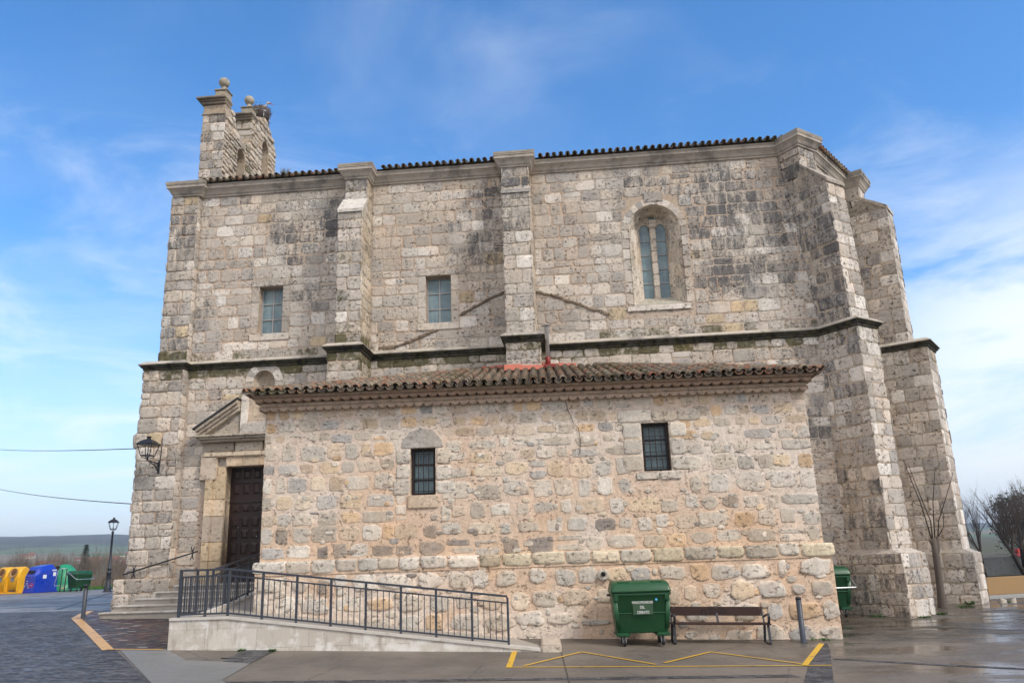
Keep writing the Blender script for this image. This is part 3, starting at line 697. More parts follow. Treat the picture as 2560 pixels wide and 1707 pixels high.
# --- splayed twin-light apse window
def arch(cu, w, z0, zs, n=14):
    P = [(cu-w, z0)]
    for k in range(n+1): t = math.pi*(1-k/n); P.append((cu+w*math.cos(t), zs+w*math.sin(t)))
    return P + [(cu+w, z0)]
AC = 5.03
ob, ib = arch(AC, .87, 8.06, 10.80), arch(AC, .45, 8.50, 11.06)
DP = .72
spl = MB(); spl.col = (.55, .49, .41, .02)
n = len(ob); K = 5
for i in range(n-1):
    prev = None
    for k in range(K+1):
        t = k/K; row = [V3(lerp(ob[j][0], ib[j][0], t), DP*t, lerp(ob[j][1], ib[j][1], t)) for j in (i, i+1)]
        if prev:
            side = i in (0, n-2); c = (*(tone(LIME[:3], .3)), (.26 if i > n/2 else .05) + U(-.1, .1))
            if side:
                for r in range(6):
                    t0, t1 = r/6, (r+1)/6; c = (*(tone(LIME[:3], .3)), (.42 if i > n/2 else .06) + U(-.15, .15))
                    spl.poly([prev[0].lerp(prev[1], t0), prev[0].lerp(prev[1], t1), row[0].lerp(row[1], t1), row[0].lerp(row[1], t0)], col=c)
            else: spl.poly([prev[0], prev[1], row[1], row[0]], col=c)
        prev = row
spl.moss = .28; spl.col = (.42, .39, .32, .15)
spl.poly([(ob[0][0], 0, ob[0][1]), (ob[-1][0], 0, ob[-1][1]), (ib[-1][0], DP, ib[-1][1]), (ib[0][0], DP, ib[0][1])]); spl.moss = 0
# spandrel round the arch and the ring of voussoirs
big = [(3.80, 8.06)] + [(3.80, 11.86), (6.26, 11.86)] + [(6.26, 8.06)]
nv = 13
def ringp(w, i): t = math.pi*(1-i/nv); return (AC+w*math.cos(t), 10.80+w*math.sin(t))
for i in range(nv):
    a0, a1, b0, b1_ = ringp(.87, i), ringp(.87, i+1), ringp(1.10, i), ringp(1.10, i+1)
    spl.col = (*tone(LIME), .34+U(-.1, .15)); h = .004+U(0, .012)
    spl.hexa([V3(x, .05, z) for x, z in (a0, a1, b1_, b0)], [V3(x, -h, z) for x, z in (a0, a1, b1_, b0)])
for s_ in (-1, 1):
    z = 8.06
    while z < 10.74:
        z1 = min(10.80, z+U(.34, .46)); z1 = 10.80 if 10.80-z1 < .2 else z1
        x0, x1 = sorted((AC+s_*.87, AC+s_*(1.14))); spl.col = (*tone(LIME), .34+U(-.1, .15)); spl.bbox((x0+.004, -.006-U(0, .008), z+.008), (x1-.006, .06, z1-.008), .02); z = z1
spl.col = (*tone(LIME), .1); spl.bbox((AC-.28, -.03, 11.76), (AC+.36, .05, 12.14), .02)      # worn head stone
spl.col = (*tone(LIME), .2); spl.moss = .35; spl.bbox((AC-1.15, -.05, 7.80), (AC+1.05, .2, 8.05), .05); spl.moss = 0
spl.col = MORTAR; spl.poly([(3.7, -.001, 11.84), (AC-.8, -.001, 11.34), (AC, -.001, 11.74), (AC+.8, -.001, 11.34), (6.35, -.001, 11.84), (6.35, -.001, 12.04), (3.7, -.001, 12.04)])
for sgn in (-1, 1):
    for i in range(8):
        a0 = ringp(1.08, i if sgn < 0 else nv-i); a1 = ringp(1.08, i+1 if sgn < 0 else nv-i-1); e = AC+sgn*1.25
        if i < 6: spl.poly([(a0[0], -.0015, a0[1]), (a1[0], -.0015, a1[1]), (e, -.0015, a1[1]), (e, -.0015, a0[1])])
spl.build('window_surround', M['stone'], church)
gl = MB(); gl.poly([(x, DP+.03, z) for x, z in ib])
mu = MB(); mu.col = (.56, .50, .42, .0)
for k in range(6):
    z0, z1 = 8.46+k*.43, 8.46+(k+1)*.43; mu.col = (*tone(LIME[:3], .2), .02); mu.bbox((AC-.10, DP-.14, z0+.003), (AC+.10, DP+.03, z1-.003), .02)
mu.bbox((AC-.15, DP-.18, 11.045), (AC+.15, DP+.03, 11.20), .03); mu.bbox((AC-.12, DP-.16, 11.202), (AC+.12, DP+.03, 11.36), .02)
mu.bbox((AC-.14, DP-.17, 8.40), (AC+.14, DP+.02, 8.458), .02)
# pale tympanum stone with two small arched heads
ty = []
HW = .175
for s_ in (-1, 1):
    cx = AC + s_*.275
    for k in range(10):
        t0, t1 = math.pi*k/10, math.pi*(k+1)/10
        p0, p1 = (cx+HW*math.cos(t0), 11.04+HW*math.sin(t0)), (cx+HW*math.cos(t1), 11.04+HW*math.sin(t1))
        mu.hexa([V3(p0[0], DP-.02, p0[1]), V3(p1[0], DP-.02, p1[1]), V3(p1[0], DP-.02, 11.56), V3(p0[0], DP-.02, 11.56)], [V3(p0[0], DP+.035, p0[1]), V3(p1[0], DP+.035, p1[1]), V3(p1[0], DP+.035, 11.56), V3(p0[0], DP+.035, 11.56)])
awin = mu.build('window', M['dressed'], church)
gl.build('pane', M['glass'], awin)
for k in range(1, 5):
    for s_ in (-1, 1):
        lw = MB(); lw.box((AC+s_*.275-.18, DP+.0, 8.5+k*.52), (AC+s_*.275+.18, DP+.025, 8.5+k*.52+.03)); lw.build('glazing_bar', M['frame'], awin)
# --- portal
po = MB(); GOLD = [(.67, .525, .35), (.63, .50, .36), (.66, .55, .42), (.60, .50, .40)]
for s_ in (-1, 1):
    e = -8.53 + s_*1.13; z = -.47
    while z < 3.2:
        z1 = min(3.28, z+U(.5, .85)); z1 = 3.28 if 3.28-z1 < .3 else z1
        x0, x1 = sorted((e, e+s_*.62)); po.col = (*tone(GOLD), -.05); po.bbox((x0, -.10, z+.004), (x1, .35, z1-.004), .015)
        x0, x1 = sorted((e+s_*.40, e+s_*.66)); po.bbox((x0, -.16, z+.004), (x1, -.09, z1-.004), .012); z = z1
    x0, x1 = sorted((e+s_*.3, e+s_*.86)); po.col = (*tone(GOLD[1:]), 0); po.bbox((x0, -.17, 2.86), (x1, .2, 3.70), .015)
for k in range(4):
    x0, x1 = -9.66+k*.565, -9.66+(k+1)*.565; po.col = (*tone(GOLD[:3]), 0); po.bbox((x0+.003, -.12, 3.285), (x1-.003, .35, 3.60), .01)
x = -10.44
while x < -6.7:
    po.col = (*tone(GOLD[2:]), .02); po.bbox((x+.003, -.20, 3.60), (min(x+1.0, -6.62)-.003, .1, 3.76), .03); po.col = (*tone(LIME[:4], .6), .05); po.bbox((x+.053, -.10, 3.77), (min(x+1.0, -6.62)-.003, .1, 4.098), .02); x += 1.0
po.col = (.50, .44, .36, .12); po.moss = .12
po.bbox((-10.56, -.32, 4.10), (-6.50, .1, 4.17), .02); po.bbox((-10.62, -.42, 4.174), (-6.44, .1, 4.24), .02); po.moss = .38; po.bbox((-10.66, -.48, 4.244), (-6.40, .1, 4.32), .02); po.moss = 0
for s_ in (-1, 1):                                                     # two raking pieces of the broken pediment
    X = lambda t: -8.53 + s_*t
    TP = lambda t: 4.56 + .66*(2.10-t)
    for dep, a_, b_, c in ((.24, .22, .33, (.50, .44, .36, .1)), (.33, .115, .215, (.53, .46, .38, .08)), (.43, .0, .11, (.51, .45, .37, .08))):
        po.col = c; tl = min(2.12, 2.10+(4.56-a_-4.325)/.66); tb = min(2.12, 2.10+(4.56-b_-4.325)/.66); te = .74
        q = [(tb, max(4.325, TP(tb)-b_)), (te, TP(te)-b_), (te, TP(te)-a_), (tl, max(4.326, TP(tl)-a_))]
        lo = [V3(X(a), .05, b) for a, b in q]; hi = [V3(X(a), -dep, b) for a, b in q]; po.hexa(lo, hi)
    po.col = (.45, .40, .33, .1); q = [(1.75, 4.322), (.76, 4.322), (.76, 4.95)]
    po.hexa([V3(X(a), .05, b) for a, b in q], [V3(X(a), -.06, b) for a, b in q])
    po.col = (*tone(LIME), .05); x0, x1 = sorted((X(.50), X(.72))); po.bbox((x0, -.14, 4.325), (x1, .06, 5.70), .02)
    x0, x1 = sorted((X(.36), X(.68))); po.col = (.36, .33, .27, .25); po.moss = .15; po.bbox((x0, -.16, 5.72), (x1, .06, 5.94), .02); po.moss = 0
po.col = (*tone(LIME), .2); po.moss = .2; po.bbox((-9.16, -.2, 4.325), (-7.9, .06, 4.70), .02); po.moss = 0
# niche head, ring and shell
for i in range(9):
    t0, t1 = math.pi*i/9, math.pi*(i+1)/9; P = lambda w, t: (-8.54+w*math.cos(t), 6.14+w*math.sin(t))
    q = [P(.38, t0), P(.38, t1), P(.66, t1), P(.66, t0)]; po.col = (*tone(LIME[3:]), .34); po.moss = .34; po.hexa([V3(x, .06, z) for x, z in q], [V3(x, -.012-U(0, .012), z) for x, z in q]); po.moss = 0
po.col = (.50, .42, .33, .05)
for k in range(8):
    t0, t1 = math.pi*k/8, math.pi*(k+1)/8
    def nb(t, z): return V3(-8.54+.38*math.cos(t), .02+.30*math.sin(t), z)
    po.poly([nb(t0, 4.8), nb(t1, 4.8), nb(t1, 6.14), nb(t0, 6.14)])
    for r in range(5):
        f0, f1 = math.pi/2*r/5, math.pi/2*(r+1)/5
        def sp_(t, f): return V3(-8.54+.38*math.cos(t)*math.cos(f), .02+.30*math.sin(t)*math.cos(f), 6.14+.38*math.sin(f))
        po.poly([sp_(t0, f0), sp_(t1, f0), sp_(t1, f1), sp_(t0, f1)])
po.build('portal', M['dressed'], church)
LEAD = plain('dark_lead', (.03, .033, .04), .6)
for s_ in (-1, 1):
    lead = MB(); q = [(-8.53+s_*t, 4.56+.66*(2.10-t)+h) for t, h in ((2.20, .005), (.70, .005), (.70, .05), (2.20, .05))]
    lead.hexa([V3(x, .05, z) for x, z in q], [V3(x, -.50, z) for x, z in q]); lead.build('lead_capping', LEAD, church)
# --- door with panels
dr = MB(); dr.box((-9.66, .34, -.47), (-7.40, .42, 3.28))
door = dr.build('door', M['door'], church)
pn = MB()
def panel(x0, x1, z0, z1):
    pn.box((x0, .325, z0), (x1, .339, z1)); pn.hexa([V3(x, .324, z) for x, z in ((x0+.03, z0+.03), (x1-.03, z0+.03), (x1-.03, z1-.03), (x0+.03, z1-.03))], [V3(x, .29, z) for x, z in ((x0+.09, z0+.09), (x1-.09, z0+.09), (x1-.09, z1-.09), (x0+.09, z1-.09))])
for leaf in (-9.60, -8.50):
    for k in range(3):
        x0, x1 = leaf+.02+k*.345, leaf+.02+k*.345+.31
        for z0, z1 in ((2.86, 3.22), (2.36, 2.80), (1.78, 2.06), (1.30, 1.66), (.92, 1.26), (.42, .84), (.05, .38), (-.40, .0)): panel(x0, x1, z0, z1)
pn.box((-9.64, .30, 2.12), (-7.42, .338, 2.22)); pn.box((-8.56, .29, -.45), (-8.50, .338, 2.1))
pn.build('door_panel', M['door'], door)
for x, z in ((-8.66, .98), (-8.4, .98), (-9.30, 1.28)):
    kn = MB(); kn.lathe([(.001, 0), (.02, 0), (.02, .05), (.001, .05)], (x, .30, z), 8); kn.build('door_knob', M['brass'], door)
# ------------------------------------------------------------------ bell gable (stands across the west end)
gab = MB(); gab.col = (.45, .375, .29, .08)
GX0, GX1 = -11.52, -10.66
PROF = [(.20, 13.4), (.20, 17.10), (.98, 17.16), (1.05, 16.95), (1.3, 16.62), (1.65, 16.42), (2.1, 16.45), (2.45, 16.75), (2.60, 17.0), (2.62, 18.05), (3.75, 18.62), (4.05, 18.66), (4.5, 18.45), (5.0, 18.0), (5.32, 17.62), (5.20, 17.5), (5.32, 13.4)]
def arch_y(cy, w, z0, zs, n=8): return [(cy-w, z0)] + [(cy-w*math.cos(math.pi*k/n), zs+w*1.15*math.sin(math.pi*k/n)) for k in range(n+1)] + [(cy+w, z0)]
A1 = arch_y(1.80, .36, 13.7, 15.65); A2 = arch_y(4.08, .34, 16.0, 17.25)
bm = bmesh.new()
def loop(P): vs = [bm.verts.new((0, y, z)) for y, z in P]; return [bm.edges.new((vs[i], vs[(i+1) % len(vs)])) for i in range(len(vs))]
ed = loop(PROF) + loop(A1) + loop(A2)
bmesh.ops.triangle_fill(bm, use_beauty=True, use_dissolve=False, edges=ed, normal=(1, 0, 0))
gab.addbm(bm, Matrix.Translation((GX1, 0, 0))); gab.addbm(bm, Matrix.Translation((GX0, 0, 0))); bm.free()
for P in (PROF, A1, A2):
    for i in range(len(P)):
        (y0, z0), (y1, z1) = P[i], P[(i+1) % len(P)]
        top = P is PROF and 2 <= i <= 13
        gab.moss = .55 if top else 0.05
        gab.face([gab.vert(p) for p in ((GX0, y0, z0), (GX1, y0, z0), (GX1, y1, z1), (GX0, y1, z1))])
gab.moss = 0
def gcol(u, z):
    c = tone(LIME, .5); return (*mixc(c, (.52, .42, .30), .35), U(.08, .42)), (.45 if 1.0 < u < 3.0 and z > 14.6 else .06)*U(.2, 1.5)
FE = Fr((GX1, 0, 0), (0, 1, 0), (0, 0, 1), (1, 0, 0))
clad(gab, FE, PROF, dict(course=(.16, .30), width=(.25, .6), joint=.04, n=(2.6, 4.5), H=(.02, .06), wob=.10, jit=.03, N=10), gcol, [(1.42, 2.18, 13.4, 16.06), (3.72, 4.44, 15.9, 17.66)])
FF = Fr((0, .20, 0), (1, 0, 0), (0, 0, 1), (0, -1, 0))
clad(gab, FF, [(GX0, 13.4), (GX1, 13.4), (GX1, 16.75), (GX0, 16.75)], dict(BUT, course=(.30, .42), width=(.3, .5)), lambda u, z: ((*tone(LIME), .42+U(-.2, .3)), .1))
clad(gab, Fr((0, 2.60, 0), (1, 0, 0), (0, 0, 1), (0, -1, 0)), [(GX0, 16.8), (GX1, 16.8), (GX1, 17.7), (GX0, 17.7)], dict(BUT, course=(.30, .36)), lambda u, z: ((*tone(LIME), .48+U(-.2, .3)), .15))
g_ob = gab.build('bell_gable', M['stone'], church)
def gcorn(y0, z, ext, dep):
    gm = MB(); gm.col = (.42, .36, .28, .25); gm.moss = .10
    gm.bbox((GX0-.05, y0-.05, z-.46), (GX1+.03, y0+dep, z-.38), .02)
    for k, (o, a, b) in enumerate(((.07, -.0, .09), (.14, .092, .16), (.23, .162, .25))): gm.bbox((GX0-o, y0-o, z+a), (GX1+o*.35, y0+dep, z+b), .02)
    gm.build('gable_cornice', M['mould'], church)
gcorn(.20, 17.14, .27, .45); gcorn(2.60, 17.86, .27, .5)
def finial(y, z, x, label):
    f = MB(); f.col = (.40, .36, .29, .25); f.moss = .12
    f.bbox((x-.23, y-.23, z), (x+.23, y+.23, z+.36), .02); f.bbox((x-.27, y-.27, z+.362), (x+.27, y+.27, z+.44), .03)
    f.lathe([(.22, .442), (.12, .52), (.08, .60), (.09, .68)], (x, y, z), 12)
    ring = [(.02, .64)] + [(.205*math.sin(math.pi*k/10), .845-.205*math.cos(math.pi*k/10)) for k in range(1, 10)] + [(.02, 1.05)]
    f.lathe(ring, (x, y, z), 16); f.build('finial', M['stone'], church, label)
finial(.50, 17.40, -10.92, None); finial(2.95, 18.14, -10.98, None)
# stork nest on its steel cradle (rests on the gable)
def chw(u, d, z): return church_mw @ V3(u, -d, z)
church_mw = Matrix.Translation((0, 26, 0)) @ Matrix.Rotation(YC, 4, 'Z')
NS_ = .82
nest = thing('stork_nest', 'untidy twig stork nest in a pale metal cradle on top of the bell gable', 'nest', chw(-10.95, -4.0, 18.62), YC)
nf = MB()
RN = .52
pts = [(RN*math.cos(t*math.pi/4), RN*math.sin(t*math.pi/4)) for t in range(8)]
for i in range(8):
    nf.tube([(*pts[i], .42), (*pts[(i+1) % 8], .42)], .028, 6)
    if i % 2: nf.tube([(pts[i][0]*.96, pts[i][1]*.96, -.12), (*pts[i], .42)], .026, 6)
nf.build('cradle', M['steel'], nest); nest.scale = (NS_, NS_, NS_)
nt_ = MB(); nt_.col = (.3, .3, .3, 0)
nt_.lathe([(.1, .0), (.44, .05), (.50, .38), (.56, .52), (.50, .66), (.2, .68), (.02, .66)], (0, 0, 0), 14)
for k in range(420):
    a = U(0, 6.283); r = U(.30, .60); z = U(.05, .74); d = Vector((-math.sin(a), math.cos(a), U(-.35, .35))) + Vector((U(-.6, .6), U(-.6, .6), U(-.2, .2)))
    p = V3(r*math.cos(a), r*math.sin(a), z); L = U(.12, .34); d.normalize(); nt_.tube([p-d*L/2, p+d*L/2+V3(0, 0, U(-.04, .04))], U(.006, .013), 3, False)
nt_.build('twigs', M['twig'], nest)
sb = MB()
def ell(c, r, n=10, m=12):
    return [[V3(c[0]+r[0]*math.cos(math.pi*(i/n)-math.pi/2 if False else math.pi*i/n)*-1, c[1]+r[1]*math.sin(math.pi*i/n)*math.cos(2*math.pi*j/m), c[2]+r[2]*math.sin(math.pi*i/n)*math.sin(2*math.pi*j/m)) for j in range(m)] for i in range(n+1)]
def stork_body():
    path = [(-.40, .70, .02), (-.30, .73, .08), (-.12, .77, .135), (.06, .80, .145), (.20, .84, .10), (.26, .94, .065), (.285, 1.03, .052), (.31, 1.09, .066), (.37, 1.10, .062), (.41, 1.09, .034), (.50, 1.065, .020), (.62, 1.03, .006)]
    rings = []
    for x, z, r in path: rings.append([V3(x, r*.85*math.cos(2*math.pi*k/12), z+r*math.sin(2*math.pi*k/12)) for k in range(12)])
    return rings
rg = stork_body()
stork = thing('stork', 'white stork sitting in the nest on the bell gable, bill to the right', 'bird', chw(-10.95, -4.0, 18.54), YC+R(20)); stork.scale = (.92, .92, .92)
sb.loft(rg[:10]); sb.build('body', plain('cream_feathers', (.50, .40, .28), .8, 0, .2, 14), stork)
bk = MB(); bk.loft(rg[9:]); bk.build('bill', plain('red_bill', (.42, .09, .04), .5), stork)
wg = MB()
for s_ in (-1, 1): wg.loft([[V3(x, s_*(r*.86+.012), z) + V3(0, s_*.012*math.cos(t), .5*r*math.sin(t)) for t in [2*math.pi*k/8 for k in range(8)]] for x, z, r in [(-.46, .68, .02), (-.3, .70, .08), (-.1, .74, .10), (.08, .79, .05)]])
wg.build('wing', plain('black_flight_feathers', (.03, .03, .03), .7), stork)
# small clump of weeds rooted in the eave tiles
wd = MB()
for k in range(60):
    a = U(0, 6.28); p = V3(U(-.16, .16), U(-.1, .1), 0); d = V3(math.cos(a)*.5, math.sin(a)*.5, 1).normalized(); L = U(.12, .30); s_ = d.cross(V3(0, 0, 1)).normalized()*.014
    wd.face([wd.vert(p-s_), wd.vert(p+s_), wd.vert(p+d*L)])
tuft = wd.build('weed_clump', plain('dry_weed', (.23, .20, .13), .9, 0, .3), None); tuft.location = chw(-8.05, .15, 13.78)
tag(tuft, 'dry weed clump growing out of the church eave tiles near the bell gable', 'plant')
# ================================================================== ANNEX (sacristy)
YA = R(-1.69)
annex = thing('church_annex', 'low rubble stone annex with a clay tiled roof and two barred windows', 'annex', (0, 20.47, 0), YA)
annex_mw = Matrix.Translation((0, 20.47, 0)) @ Matrix.Rotation(YA, 4, 'Z')
def aw(u, d, z): return annex_mw @ V3(u, -d, z)
AU0, AU1 = -6.48, 7.44
HA1 = (-2.70, -2.06, 1.64, 2.83); HA2 = (3.22, 3.92, 2.02, 3.25)
RUB = [(.60, .53, .445), (.62, .565, .49), (.57, .50, .415), (.66, .605, .53), (.57, .525, .465)]
TAN = [(.66, .53, .38), (.62, .50, .38), (.65, .55, .43), (.58, .47, .36), (.66, .48, .31)]
BRN = [(.34, .285, .235), (.39, .33, .275), (.31, .27, .24)]
GRY = [(.46, .435, .405), (.42, .40, .38), (.50, .475, .44)]
def an_mortar(u, z):
    w = max(0, min(1, (z-.6)/2.4 + fbm(u, z, .6, 1.0)*.5)); c = mixc((.66, .495, .365), (.70, .58, .485), w)
    if fbm(u, z, .5, 8) > .2: c = mixc(c, (.74, .67, .60), .6)
    return (*c, .0), max(0, .30-(z+2.0))*.9 if z < -1.7 else 0.0
def an_col(u, z):
    r = rnd.random()
    if z > 3.1: pal = TAN if r < .50 else (GRY if r < .54 else RUB[:3])
    elif z > .9 and u < -3: pal = TAN if r < .34 else (GRY if r < .46 else RUB)
    elif .3 < z < .75 and u < 1: pal = BRN if r < .55 else (GRY if r < .7 else RUB)
    else: pal = TAN if r < .20 else (BRN if r < .22 else (GRY if r < .26 else RUB))
    return (*tone(pal), U(-.15, .12) + (.12 if z < -1.5 else 0)), (.3 if z < -1.9 else 0)
aw_ = MB(); F = Fr((0, 0, 0), (1, 0, 0), (0, 0, 1), (0, -1, 0))
hol = [HA1, HA2]
grid_wall(aw_, F, AU0, AU1, -.16, 4.25, hol, .34, colf=an_mortar, step=.4)
frm = [(-2.98, -1.80, 2.83, 3.30), (-2.80, -1.96, 1.28, 1.64), (2.95, 4.2, 3.25, 3.62), (2.90, 4.25, 1.78, 2.02)]
SQ = dict(course=(.28, .40), width=(.30, .62), joint=.045, n=(3.0, 6), H=(.002, .010), wob=.14, split=.02, jit=.03, shrink=.10, snap=False, sm=(an_mortar, .85))
RB = dict(course=(.38, .60), width=(.40, .86), joint=.055, n=(2.2, 6.0), H=(.003, .016), wob=.17, split=.03, jit=.05, shrink=.16, over=.03, overr=.03, snap=False, sm=(an_mortar, .85))
clad(aw_, F, [(AU0, 3.05), (AU1, 3.05), (AU1, 3.98), (AU0, 3.98)], dict(SQ, over=.03, overr=.03), an_col, frm + hol)
clad(aw_, F, [(AU0, .14), (-3.1, .14), (-3.1, 3.05), (AU0, 3.05)], dict(SQ, course=(.34, .48), width=(.34, .76), over=.03, overr=0), an_col, frm + hol)
clad(aw_, F, [(-3.1, .14), (AU1, .14), (AU1, 3.05), (-3.1, 3.05)], dict(RB, over=0), an_col, frm + hol)
# small chips in the mortar
for k in range(170):
    u, z = U(AU0+.2, AU1-.2), U(.2, 3.0); w, h = U(.05, .13), U(.03, .08)
    if any(q[0]-.1 < u < q[1]+.1 and q[2]-.1 < z < q[3]+.1 for q in frm + hol): continue
    r = an_col(u, z); stone(aw_, F, u-w, u+w, z-h, z+h, .0, 2.6, .016, .2, r[0], 0, 8)
# lower wall, thicker below the plinth band
DPL = .12
F2 = Fr((0, -DPL, 0), (1, 0, 0), (0, 0, 1), (0, -1, 0))
grid_wall(aw_, F2, AU0-.06, AU1+.12, GB, -.16, [], .2, colf=an_mortar, step=.35)
clad(aw_, F2, [(AU0-.06, -2.05), (AU1+.12, -2.25), (AU1+.12, -.20), (AU0-.06, -.20)], dict(RB, course=(.44, .64), width=(.42, .86), n=(2.1, 4.6), shrink=.20, wob=.22, joint=.075, split=.04, over=.02, overr=.02, H=(.010, .040)), an_col)
for k in range(110):
    u, z = U(AU0+.1, AU1-.1), U(-2.1, -.3); w, h = U(.05, .14), U(.03, .09); r = an_col(u, z)
    stone(aw_, F2, u-w, u+w, z-h, z+h, .0, 2.4, .022, .2, r[0], 0, 8)
# side walls
for x, nx in ((AU0, -1), (AU1, 1)):
    f = Fr((x, 5.2 if nx < 0 else 0, 0), (0, nx, 0), (0, 0, 1), (nx, 0, 0)); L = 5.9
    if nx < 0: f = Fr((x, L, 0), (0, -1, 0), (0, 0, 1), (-1, 0, 0))
    grid_wall(aw_, f, 0, L, GB, 4.25, [], .1, colf=an_mortar); clad(aw_, f, [(0, -2.1), (L, -2.1), (L, 3.98), (0, 3.98)], dict(RB, N=10), an_col)
aw_.col = (.3, .26, .2, 0); aw_.box((AU0+.02, .5, GB), (AU1-.02, 5.0, 4.1))
aw_.build('wall', M['rubble'], annex)
# plinth band of long weathered blocks
pb = MB(); u = AU0-.14
while u < AU1+.1:
    w = U(.42, .85); e = min(u+w, AU1+.2)
    if AU1+.2-e < .3: e = AU1+.2
    pb.col = (*tone([(.57, .49, .37), (.58, .53, .45), (.52, .46, .38), (.60, .52, .38)] if u > -1 else RUB), U(-.1, .2))
    h0, h1 = -.17+U(-.03, .03), .14+U(-.035, .03); seed = U(0, 99)
    f = Fr((0, -DPL, 0), (1, 0, 0), (0, 0, 1), (0, -1, 0)); stone(pb, f, u, e, h0, h1, .03, 5, .045, .08, pb.col, 0, 18)
    f = Fr((0, 0, .10), (1, 0, 0), (0, -1, 0), (0, 0, 1)); stone(pb, f, u, e, -.05, DPL+.02, .03, 6, .030, .05, pb.col, 0, 14)
    u = e
pb.col = an_mortar(0, 0)[0]; pb.box((AU0-.06, -DPL-.02, -.2), (AU1+.12, .02, .07))
pb.build('plinth_band', M['rubble'], annex)
# dressed blocks round the windows
def jambs(a, b, c, d):
    for s_ in (-1, 1):
        z = c
        while z < d-.05:
            z1 = min(d, z+U(.34, .46)); z1 = d if d-z1 < .2 else z1; w = U(.34, .56)
            x0, x1 = (a-w, a) if s_ < 0 else (b, b+w)
            r = (*tone(RUB), 0); stone(ds, F, x0, x1, z, z1, .035, 6, .022, .05, r, 0, 14); z = z1
ds = MB(); ds.col = (*tone(GRY[2:]), .02)
q = [(-2.92, 2.84), (-1.86, 2.84), (-1.90, 3.02), (-2.12, 3.28), (-2.42, 3.33), (-2.70, 3.26), (-2.90, 3.02)]
ds.hexa([V3(x, .06, z) for x, z in q], [V3(x, -.022, z) for x, z in q])
ds.col = (*tone(TAN[2:]), 0); ds.bbox((-2.78, -.05, 1.30), (-1.98, .2, 1.63), .03)
jambs(*HA1); ds.build('window_surround', M['rubble'], annex)
ds = MB(); jambs(*HA2)
for a, b in ((2.62, 3.50), (3.50, 4.15), (4.15, 4.75)): stone(ds, F, a, b, 3.26, 3.60, .03, 7, .024, .04, (*tone(RUB[:3]), 0), 0, 14)
ds.col = (*tone(RUB), 0); ds.bbox((3.0, -.03, 1.80), (3.6, .2, 2.01), .03); ds.bbox((3.605, -.04, 1.79), (4.15, .2, 2.012), .03)
ds.build('window_surround', M['rubble'], annex)
hole = MB(); hole.lathe([(.001, 0), (.055, 0), (.055, .06), (.001, .06)], (0, 0, 0), 14)
ho = hole.build('drain_hole', M['black'], annex); ho.matrix_local = Matrix.Translation((2.02, -DPL-.075, -.42)) @ Matrix.Rotation(R(90), 4, 'X')
rg_ = MB(); rg_.col = (*tone(RUB), 0); rg_.lathe([(.06, 0), (.13, 0), (.15, .06), (.09, .075), (.06, .06)], (0, 0, 0), 14)
ro = rg_.build('drain_spout', M['rubble'], annex); ro.matrix_local = Matrix.Translation((2.02, -DPL-.01, -.44)) @ Matrix.Rotation(R(90), 4, 'X')
def barred(a, b, c, d, nv, nh, jut=.02):
    w = MB(); w.box((a, .24, c), (a+.07, .33, d)); w.box((b-.07, .24, c), (b, .33, d)); w.box((a+.07, .242, c), (b-.07, .328, c+.07)); w.box((a+.07, .242, d-.07), (b-.07, .328, d))
    for k in (1, 2): w.box((a+.07, .26, lerp(c, d, k/3)-.015), (b-.07, .31, lerp(c, d, k/3)+.015))
    fr = w.build('window', M['door'], annex)
    g = MB(); g.box((a+.06, .30, c+.06), (b-.06, .315, d-.06)); g.build('pane', M['glass'], fr)
    cu_ = MB()
    for k in range(7):                                                                   # pale net curtain behind the glass
        x = lerp(a+.12, b-.12, k/6); cu_.box((x-.028, .318, c+.08), (x+.028, .322, d-.08))
    cu_.build('curtain', plain('net_curtain', (.30, .36, .40), .9), fr)
    gr = MB()
    for k in range(nv): x = lerp(a+.06, b-.06, k/(nv-1)); gr.box((x-.011, .10, c-.02), (x+.011, .122, d+.02))
    for k in range(nh): z = lerp(c+.10, d-.14, k/(nh-1)); gr.box((a-jut, .098, z-.009), (b+jut, .124, z+.009))
    gr.build('window_grille', M['rust'], annex)
barred(*HA1, 5, 4, .05); barred(*HA2, 5, 6, .03)
# crack down the wall
ck = MB(); P = [(1.33, 3.95), (1.36, 3.70), (1.45, 3.48), (1.50, 3.30), (1.62, 3.18), (1.66, 2.85), (1.62, 2.5)]
for (x0, z0), (x1, z1) in zip(P, P[1:]): ck.hexa([V3(x, -.028, z) for x, z in ((x0-.006, z0), (x0+.008, z0), (x1+.008, z1), (x1-.006, z1))], [V3(x, -.034, z) for x, z in ((x0-.006, z0), (x0+.008, z0), (x1+.008, z1), (x1-.006, z1))])
ck.build('wall_crack', plain('dark_crack', (.06, .045, .035), .9), annex)
# eaves of corbelled tiles
ev = MB()
def scallop(d0, z, r, pitch, col, x0, x1, wall=.0, th=.018):
    x = x0; n = 8
    while x < x1-.05:
        A, B, C_, D_ = [], [], [], []
        for k in range(n+1):
            t = math.pi*k/n; px, pz = x+pitch/2-math.cos(t)*pitch/2, z - r*math.sin(t)
            A.append(ev.vert((px, -d0, pz), col)); B.append(ev.vert((px, .1, pz+.0), col)); C_.append(ev.vert((px, -d0, z+.035), col)); D_.append(ev.vert((px, .1, z+.035), col))
        for k in range(n): ev.face((A[k], A[k+1], C_[k+1], C_[k])); ev.face((B[k], B[k+1], A[k+1], A[k])); ev.face((C_[k], C_[k+1], D_[k+1], D_[k]))
        x += pitch
E0, E1 = AU0-.10, AU1+.02
scallop(.16, 3.985, .085, .235, (.52, .39, .30, 0), E0, E1)
ev.col = (.50, .38, .29, 0); ev.box((E0, -.21, 4.022), (E1, .1, 4.105))
scallop(.37, 4.185, .075, .25, (.40, .275, .20, 0), E0-.12, E1+.08)
